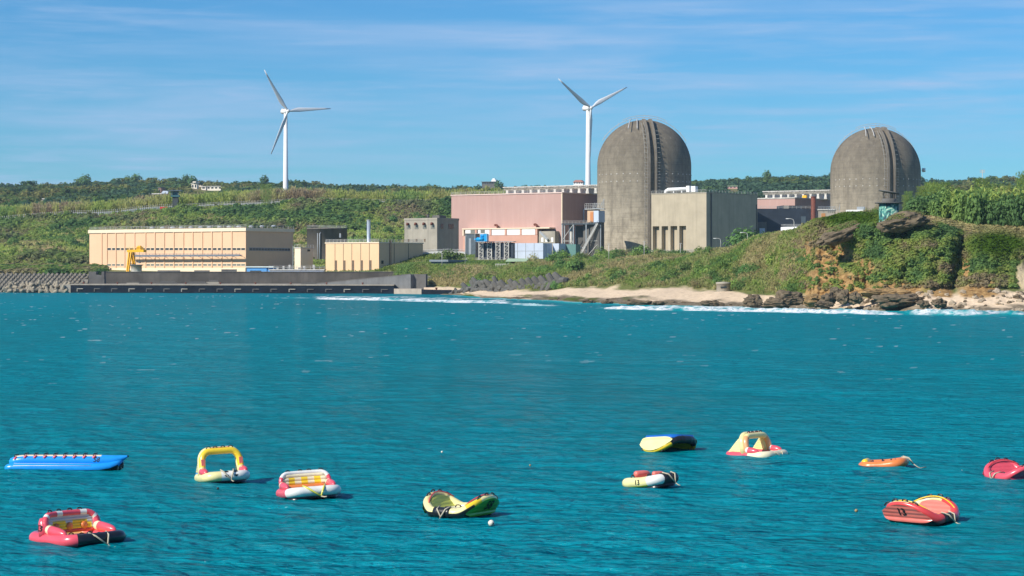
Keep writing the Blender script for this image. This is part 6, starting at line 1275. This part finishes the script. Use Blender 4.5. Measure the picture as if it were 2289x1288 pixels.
# --- saddle rafts
def saddle(px, Y, heading, label, tubem, tubefn, outm, inm, deck, under, hp=.66, L_=2.15, W_=1.85, r=.165, z=.15, flip=False, num=None, pitch=0, roll=0, strap=ROPE, zoff=0, patch=V_BLACK, numsz=.4, edge=V_RED, name='saddle_raft', far=None):
    o = empty(name, tuple(PX(px, Y, zoff)), 0, label, 'inflatable raft'); o.rotation_euler = (R(180 + roll) if flip else R(roll), R(-pitch), R(heading))
    b = lambda x: max(0.0, math.cos(math.pi * max(-1, min(1, (x + .12) / 1.02)) / 2)) ** .75
    sw = lambda y: (lambda t: t * t * (3 - 2 * t))(max(0, min(1, (abs(y) / (W_ / 2 - r) - .62) / .38)))
    path = rrect(L_ - 2 * r, W_ - 2 * r, .42, 8, 8); pts = []
    for x, y in path: k = b(x) * sw(y); pts.append((x, y + math.copysign(.34 * k, y), z + hp * k))
    MB().tube(pts, [r * (1 - .42 * b(x) * sw(y)) for x, y in path], 14, closed=True, matfn=tubefn, up=(0, 0, 1)).build('hull', tubem, o)
    inn = rrect(L_ - 2.2 * r, W_ - 2.2 * r, .36); n = len(inn); MB().add([(x, y, z + .05) for x, y in inn] + [(0, 0, z + .05)], [(i, (i + 1) % n, n) for i in range(n)]).build('deck', deck, o)
    un = rrect(L_ - 1.2 * r, W_ - 1.0 * r, .40); MB().add([(x, y, z - r * .45) for x, y in un] + [(x * .95, y * .95, z - r * 1.35) for x, y in un] + [(0, 0, z - r * 1.55)], [(i, (i + 1) % n, n + (i + 1) % n, n + i) for i in range(n)] + [(n + (i + 1) % n, n + i, 2 * n)[::-1] for i in range(n)], 0, True).build('underside', under, o)
    for sg in (-1, 1):
        for nm, mm, dy in (('outer_lobe', outm, .05), ('inner_lobe', inm, -.05)):
            m = MB(); nx, nh = 30, 22; xs = np.linspace(-L_ / 2 + .13, L_ / 2 - .20, nx); sd = 1 if dy > 0 else -1; vs = []
            for x in xs:
                e_ = (abs(x + .03) / (L_ / 2 - .16)) ** 6; hb = -.13 + .12 * e_; top = max(hb + .02, hp * b(x) * .97)
                for k in range(nh): h = hb + (top - hb) * k / (nh - 1); vs.append((x, sg * (W_ / 2 - r + .34 * max(h, 0) / hp + sd * (.05 + (.085 - .05 * e_) + .022 * abs(math.sin(math.pi * h / .13)))), z + h))
            fs = [(i * nh + k, (i + 1) * nh + k, (i + 1) * nh + k + 1, i * nh + k + 1) for i in range(nx - 1) for k in range(nh - 1)]; m.add(vs, fs if sg * sd < 0 else [f[::-1] for f in fs], 0, True)
            m.build(nm, mm, o)
        yy = sg * (W_ / 2 - r)
        for x in (-.75, -.4, 0, .35): k = b(x); handle(o, (x - .1, yy + sg * .34 * k, z + hp * b(x - .1) + r * .66), (x + .1, yy + sg * .34 * k, z + hp * b(x + .1) + r * .66), .06, r=.026)
        xs = np.linspace(-.85, .8, 16); MB().tube([(x, yy + sg * (.34 * b(x)) - sg * r * .80, z + hp * b(x) + r * .62) for x in xs], .022, 5).build('edge_strip', edge, o)
    if patch: MB().tube([(L_ / 2 - r, y, z) for y in np.linspace(-.36, .3, 6)], r + .012, 14).build('bow_patch', patch, o)
    if num:
        s, sg, cx = num; number(o, s, numsz, lambda u, v: (cx + (u if sg < 0 else -u), sg * (W_ / 2 - r + .34 * (.20 + v) / hp + .172), z + .20 + v))
    for x, y in ((-.3, -.25), (.1, .2), (.4, -.2)): handle(o, (x, y - .12, z + .06), (x, y + .12, z + .06), .08)
    if strap and not flip: tow(o, (L_ / 2 - .02, 0, z + .03), 1.4, -.3, .3, m=strap, side=.1, far=far)
    return o
saddle(1027, 75.6, -123, 'yellow raft with green sides numbered 58 beside the white buoy', [V_PALE, V_BLACK, V_YEL], lambda i, a, p: 1 if (p.x > .55 and .55 < a < .98) else (2 if p.x > .3 and p.y > .5 and p.x < .75 else 0), V_GREEN, V_LIME, DECK1, V_BLACK, hp=.47, num=('58', 1, -.2), numsz=.42)
saddle(2063, 73.8, -42, 'red raft numbered 13 with two rounded wings, nearest on the right', [V_RED, V_CREAM, V_PALE], lambda i, a, p: (1 if p.x < -.35 else 2) if (p.x < .12 and abs(p.y) > .55 and .02 < a < .6) else 0, V_CORAL, V_CORAL, DECK2, V_BLACK, hp=.47, num=('13', -1, -.15), numsz=.34, edge=V_YEL)
saddle(2268, 88.4, -155, 'pink winged raft cut off by the right edge of the picture', [V_PINK, V_CREAM], lambda i, a, p: 1 if (p.x < .1 and p.y > .5 and a < .55) else 0, vinyl('dark pink vinyl', (.50, .04, .09)), V_PINK, DECK1, V_BLACK, hp=.46, patch=None)
saddle(1497, 101.6, -44, 'capsized yellow raft with its blue underside turned up', [V_BLACK, V_YEL], lambda i, a, p: 0 if p.z < .34 else 1, V_PALE, V_LIME, DECK1, vinyl('blue underside', (.01, .12, .45)), hp=.50, flip=True, zoff=.70, roll=-5, pitch=5, patch=V_BLACK, edge=V_ORANGE)
# --- flat rafts
o, zt, lf = raft('flat_raft', 1455, 85.5, -42, 'small yellow and white raft numbered 13 with black bow patch', 2.1, 1.6, .20, .19, (V_PALE, V_WHITE, V_YEL), .35, vinyl('pink deck', (.72, .35, .30)), pitch=6, bow_lift=.12, patch=.25, hullfn=lambda i, a, p: 1 if p.x > .38 else (2 if (.45 < a < .9) else 0))
bolster(o, (-.55, -.25, .50), (-.35, .45, .50), .13, [V_CORAL]); bolster(o, (.05, .1, .46), (.25, .6, .44), .11, [V_CORAL])
for x, y in ((-.6, -.3), (-.1, .1), (.1, -.2), (.3, .3)): handle(o, (x, y - .1, .38), (x, y + .1, .38), .1)
number(o, '13', .26, lambda u, v: (-.02 + u, -(1.6 / 2 - .20) - math.sqrt(max(0, .20 ** 2 - min(abs(v + .01), .19) ** 2)) - .015, .20 + v + lf(u)))
tow(o, (1.03, 0, .34), 1.6, -.5, .35, side=.05)
o, zt, lf = raft('flat_raft', 1976, 93.0, -20, 'small orange raft with a grey tow rope trailing right', 2.05, 1.5, .19, .18, (V_ORANGE, V_ORANGE), .5, printed('coral deck', (.72, .26, .18), (.08, .03, .03), .3, 2.5), pitch=4, bow_lift=.12)
MB().tube([(-.72, y, .33) for y in np.linspace(-.35, .35, 5)], .14, 10).build('stern_cushion', V_YEL, o)
for x, y in ((-.4, -.2), (0, -.1), (.3, .15), (-.1, .35), (.5, 0)): handle(o, (x, y - .12, .3), (x, y + .12, .3), .1)
tow(o, (1.01, 0, .32), 1.2, -.3, .5, far=[(1.7, .3, .0)])
# --- banana boat
o = empty('banana_boat', tuple(PX(150, 92, 0)), R(-2), 'long blue banana boat numbered 58 with a row of pink handles', 'banana boat'); 
xs = [-2.38, -2.36, -2.28, -2.1, -1.7, -1, 0, 1, 1.45, 1.8, 2.1, 2.35, 2.5, 2.56]; zs = [.30, .31, .34, .40, .43, .43, .43, .43, .43, .45, .50, .57, .62, .64]; rr = [.03, .12, .2, .24, .25, .25, .25, .25, .25, .22, .17, .10, .045, .02]
hm = lambda i, a, p: 1 if (.10 < a < .40 and -2.05 < p.x < 1.55) else (2 if p.x > 2.5 else 0)
MB().tube(list(zip(xs, [0] * 14, zs)), rr, 20, matfn=hm).build('seat_tube', [V_BLUE, V_CREAM, V_BLACK], o)
for sg in (-1, 1):
    xq = [-2.50, -2.47, -2.38, -2.2, -1.5, 0, 1.0, 1.4, 1.8, 2.1, 2.28]; yq = [.34] * 7 + [.33, .26, .16, .08]; zq = [.14, .14, .15, .16, .16, .16, .16, .17, .22, .33, .44]; rq = [.03, .11, .17, .20, .2, .2, .2, .2, .18, .13, .06]
    MB().tube([(x, sg * y, z) for x, y, z in zip(xq, yq, zq)], rq, 18, matfn=lambda i, a, p: 1 if .58 < a < .92 and p.x < 2.0 else 0).build('float_tube', [V_BLUE, V_BLACK], o)
    for zz, yy, x1 in ((.345, .385, 1.15), (.275, .515, 1.1)): MB().tube([(-2.1, sg * yy, zz), (x1, sg * yy, zz)], .012, 5).build('seam_welt', V_WHITE, o)
for i in range(9):
    x = -2.18 + .05 if i == 0 else -1.72 + (i - 1) * .408; z = .60 if i == 0 else .665; p_ = MB()
    for sg in (-1, 1): p_.tube([(x - .03, sg * .20, z - .10), (x + .07, sg * .13, z - .015)], .07, 8, flat=.6)
    hh = p_.build('handle_pad', V_PINK, o); MB().tube([(x - .02, -.16, z - .01), (x, -.12, z + .07), (x + .12, 0, z + .085), (x, .12, z + .07), (x - .02, .16, z - .01)], .022, 6).build('handle', V_BLACK, hh)
number(o, '58', .26, lambda u, v: (1.28 + u + v * .2, -math.sqrt(max(0, .25 ** 2 - (v + .06) ** 2)) - .005, .43 + .06 + v))
MB().tube([(1.7, 0, .06), (2.0, 0, .12), (2.25, 0, .25), (2.3, 0, .38)], [.12, .16, .14, .05], 10).build('bow_keel', V_BLACK, o)
MB().tube([(2.1, -.14, .36), (2.15, -.16, .2), (2.12, -.15, -.02)], .02, 6).tube([(2.2, -.12, .3), (2.3, -.1, .1), (2.3, -.1, -.02)], .015, 5).build('tow_rope', ROPE, o)
# --- buoys
BUOY = vinyl('buoy white', (.70, .66, .54), .5); BUOYD = vinyl('buoy stained', (.30, .22, .10), .6)
for px, py, rad, lab, m_ in ((1098, 1171, .105, 'white round buoy floating below the green sided raft', BUOY), (724, 976, .085, 'small stained yellow buoy alone in the middle of the bay', BUOYD), (988, 1011, .05, 'tiny pale float right of the stained yellow buoy', BUOY), (1185, 1041, .045, 'tiny dark float left of the raft numbered 13', BUOYD), (1914, 1143, .06, 'small dark float left of the red raft', BUOYD), (487, 1093, .05, 'dark float just below the yellow arch raft', V_BLACK), (2150, 1054, .05, 'tiny pale float right of the orange raft', BUOY)):
    p = PW(px, py + 2); b_ = empty('buoy', (p.x, p.y, .05), 0, lab, 'buoy'); MB().lathe([(.01, -rad), (rad * .7, -rad * .7), (rad, 0), (rad * .9, rad * .45), (rad * .6, rad * .8), (rad * .25, rad * .98), (.01, rad)], 18).build('float_ball', m_, b_); MB().tube([(rad * .5, -rad * .8, rad * .2), (rad * .8, -rad * 1.0, 0), (rad * .6, -rad * .85, -rad * .3)], rad * .16, 6).build('eyelet', V_BLACK, b_)
# ------------------------------------------------------------------ sea air
hz = MB().box(-3000, 3000, -60, 4200, -6, 260).build('haze', bpy.data.materials.new('haze')); tag(hz, kind='stuff')
hm_ = hz.data.materials[0]; hm_.use_nodes = True; N = hm_.node_tree.nodes; N.clear(); vo = N.new('ShaderNodeVolumePrincipled'); mo = N.new('ShaderNodeOutputMaterial')
vo.inputs['Color'].default_value = (.55, .78, 1, 1); vo.inputs['Density'].default_value = .00005; vo.inputs['Anisotropy'].default_value = 0.0; hm_.node_tree.links.new(vo.outputs[0], mo.inputs['Volume'])
